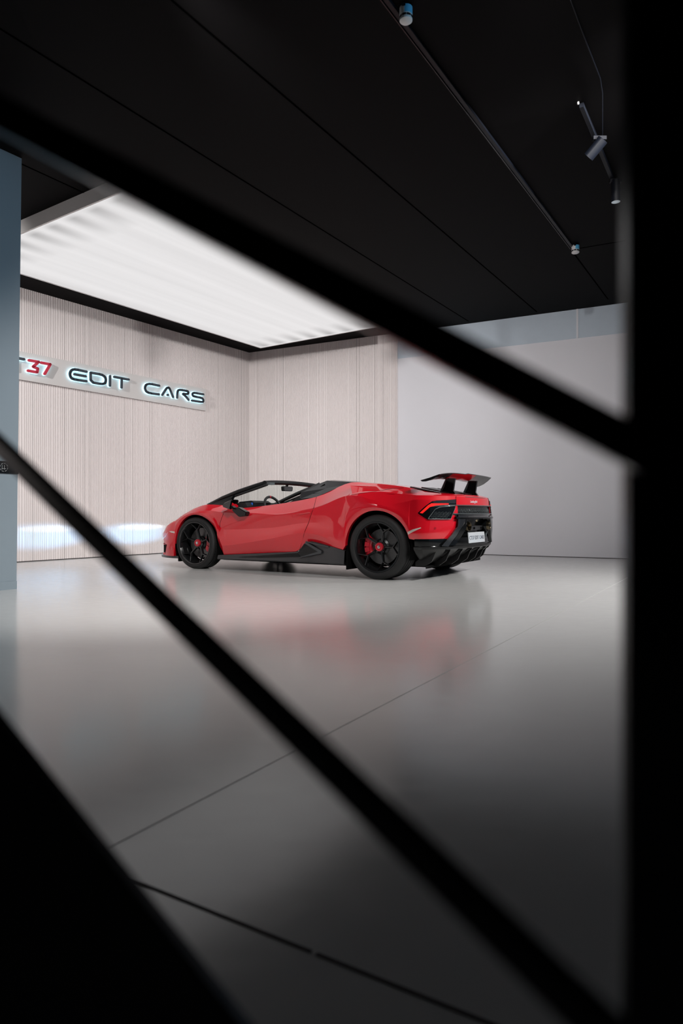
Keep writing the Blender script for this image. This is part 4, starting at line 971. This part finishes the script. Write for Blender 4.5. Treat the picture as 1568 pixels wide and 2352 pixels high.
bmobj('red_underside', bm, M['paint'], wg, 40)
for s in (1, -1):
    bm = bmesh.new()
    y0, y1 = .345*s, .325*s
    add_prism(bm, [(-.465, .905), (-.60, .900), (-.632, .885), (-.645, .905), (-.615, .945), (-.635, 1.075), (-.545, 1.080), (-.515, .985)], lambda p, t: Vector((p[0], (.335+t)*s, p[1])), -.016, .016)
    bmobj('wing_pylon', bm, M['gloss_black'], wg)
    bm = bmesh.new(); add_beam(bm, (-.462, .335*s, .905), (-.543, .335*s, 1.075), .034, .012, .034, .010, up=(0, 1, 0)); bmobj('pylon_edge', bm, M['edge'], wg)

# ---- wheels
def make_wheel(name, Rt, wd, calip_dir, rot):
    h = wd/2; rr = .262
    bm = bmesh.new()
    prof = [(rr-.012, h-.030), (rr+.002, h-.012), (rr+.012, h-.004), (rr+.035, h+.002), (Rt-.045, h+.002), (Rt-.022, h-.006), (Rt-.008, h-.018), (Rt-.001, h-.034)]
    g = [(Rt, h-.05)]
    for q in (.52, .18, -.18, -.52): g += [(Rt, q*h+.007), (Rt-.006, q*h+.006), (Rt-.006, q*h-.006), (Rt, q*h-.007)]
    prof += g+[(r, -y) for r, y in prof[::-1]]
    add_lathe(bm, prof, 96); w_ = bmobj(name, bm, M['rubber'], car, 30)
    bm = bmesh.new()   # shoulder blocks
    for k in range(60):
        a = 2*PI*k/60; ca, sa = math.cos(a), math.sin(a)
        for sd in (1,):
            c = Vector((ca*(Rt-.0022), sd*(h-.060), sa*(Rt-.0022))); RM = Matrix.Rotation(-a, 3, 'Y')
            add_box(bm, c, (.004, .034, .0035), RM)
    bmobj('tread_sipes', bm, M['void'], w_)
    bm = bmesh.new()
    add_lathe(bm, [(rr+.010, h-.010), (rr+.006, h-.003), (rr-.006, h-.004), (rr-.012, h-.012), (rr-.016, h-.050), (rr-.030, h-.075), (rr-.034, -h+.05), (rr-.01, -h+.012), (rr+.01, -h+.01)], 96)
    rim = bmobj('rim', bm, M['rim'], w_, 35)
    yh_, yf, yt = h-.085, h-.048, h-.016
    for k in range(5):
        a = rot+2*PI*k/5
        bm = bmesh.new()
        def pt(r, an, y): return Vector((r*math.cos(an), y, r*math.sin(an)))
        f_ = pt(.165, a, yf)
        def spoke(p, q, w0, w1, d0, d1):
            # beam with a narrow ridge on top and a wide root
            dd = (q-p).normalized(); sdv = dd.cross(Vector((0, 1, 0))).normalized(); A = []
            for pp, ww, dp in ((p, w0, d0), (q, w1, d1)):
                A.append([bm.verts.new(pp+sdv*x+Vector((0, y, 0))) for x, y in ((-ww*.38, 0), (ww*.38, 0), (ww, -dp*.35), (ww*1.25, -dp), (-ww*1.25, -dp), (-ww, -dp*.35))])
            bm.faces.new(A[0][::-1]); bm.faces.new(A[1])
            for i in range(6): bm.faces.new((A[0][i], A[0][(i+1) % 6], A[1][(i+1) % 6], A[1][i]))
        spoke(pt(.03, a, yh_+.008), f_, .018, .007, .035, .030)
        for sg_ in (1, -1): spoke(f_, pt(.258, a+sg_*math.radians(18.5), yt), .007, .005, .030, .03)
        bmobj('spoke', bm, M['rim'], w_)
    bm = bmesh.new(); add_lathe(bm, [(.068, yh_-.05), (.066, yh_-.002), (.055, yh_+.012), (0, yh_+.012)], 40); bmobj('hub', bm, M['rim'], w_, 35)
    bm = bmesh.new(); add_lathe(bm, [(.045, yh_+.0), (.047, yh_+.022), (.043, yh_+.034), (.032, yh_+.036), (.030, yh_+.030), (0, yh_+.030)], 40); cp = bmobj('centre_cap', bm, M['cap'], w_, 35)
    cp['label'] = 'red centre cap'
    bm = bmesh.new(); add_lathe(bm, [(.018, yh_+.030), (.017, yh_+.036), (.012, yh_+.037), (.011, yh_+.034), (0, yh_+.034)], 24); bmobj('emblem', bm, M['silver'], w_, 35)
    bm = bmesh.new()
    for k in range(10):
        a = rot+2*PI*k/10+.3
        if k % 2: add_lathe(bm, [(.005, 0), (.005, .006), (0, .007)], 8, (.062*math.cos(a), yh_-.0, .062*math.sin(a)))
    bmobj('wheel_bolts', bm, M['bolt'], w_)
    yd = h-.135
    bm = bmesh.new(); add_lathe(bm, [(.085, yd), (.19, yd), (.19, yd-.034), (.085, yd-.034)], 64); di = bmobj('brake_disc', bm, M['disc'], w_, 30)
    bm = bmesh.new(); add_lathe(bm, [(.0, yd+.03), (.06, yd+.03), (.088, yd+.012), (.088, yd)], 40); bmobj('disc_bell', bm, M['satin_black'], w_, 30)
    bm = bmesh.new(); add_lathe(bm, [(.05, yd-.05), (.215, yd-.05), (.215, yd-.07), (.05, yd-.07)], 40, (0, 0, 0), 'y', calip_dir+.9, calip_dir+2*PI-1.1); bmobj('dust_shield', bm, M['void'], w_)
    bm = bmesh.new()
    a0, a1 = calip_dir-.62, calip_dir+.62
    add_lathe(bm, [(.118, yd-.045), (.120, yd+.030), (.135, yd+.042), (.175, yd+.046), (.205, yd+.030), (.212, yd+.0), (.210, yd-.05), (.118, yd-.045)], 20, (0, 0, 0), 'y', a0, a1)
    for a in (calip_dir-.33, calip_dir+.02, calip_dir+.36):
        add_box(bm, (.163*math.cos(a), yd+.047, .163*math.sin(a)), (.055, .012, .045), Matrix.Rotation(-a, 3, 'Y'))
    ca_ = bmobj('brake_caliper', bm, M['caliper'], w_, 25); ca_['label'] = 'red brake caliper'
    return w_
def wheel(cx, cy, Rt, wd, calip, rot, s):
    w0 = make_wheel('wheel', Rt, wd, calip if s > 0 else PI-calip, rot)
    w0.location = (cx, cy*s, Rt-.003); w0.rotation_euler = (0, 0, 0 if s > 0 else PI)
wheel(2.62, .815, .327, .245, PI+.02, PI/2+.03, 1); wheel(2.62, .815, .327, .245, PI, .4, -1)
wheel(0.0, .790, .345, .305, .12, PI, 1); wheel(0.0, .790, .345, .305, 0, .9, -1)
# headlights: real low beams thrown on the slatted wall
for s, ty, e in ((1, 0, 16), (-1, 0, 16)):
    pass
HL = []
def head_beam(loc, tgt, e, size, sc, blend, col):
    ld = bpy.data.lights.new('headlight_beam', 'SPOT'); ld.energy = e; ld.color = col; ld.spot_size = math.radians(size); ld.spot_blend = blend; ld.shadow_soft_size = .02
    o = bpy.data.objects.new('headlight_beam', ld); C.objects.link(o); o.location = loc
    o.rotation_euler = (Vector(tgt)-Vector(loc)).to_track_quat('-Z', 'Y').to_euler(); o.scale = sc
    return o
cw = lambda x, y, z: Matrix.Translation((0.8644, 7.8554, 0)) @ Matrix.Rotation(PI-.5554, 4, 'Z') @ Vector((x, y, z))
def wall_at(u, z):
    k = (u-784)/1540.0; A = np.array([[k, -WLd.x], [1, -WLd.y]]); Y, t = np.linalg.solve(A, np.array(WL)); return LW(t, z, .02)
for (x, y), u in (((3.55, .62), 105), ((3.55, -.62), 305)):
    L = cw(x+.12, y, .44)
    head_beam(L, wall_at(u, .36), BEAM*1.3, 54, (1, .24, 1), .9, (.22, .58, 1.0))
    head_beam(L, wall_at(u+20, .47), BEAM*.7, 34, (1, .09, 1), .35, (.85, .95, 1.0))
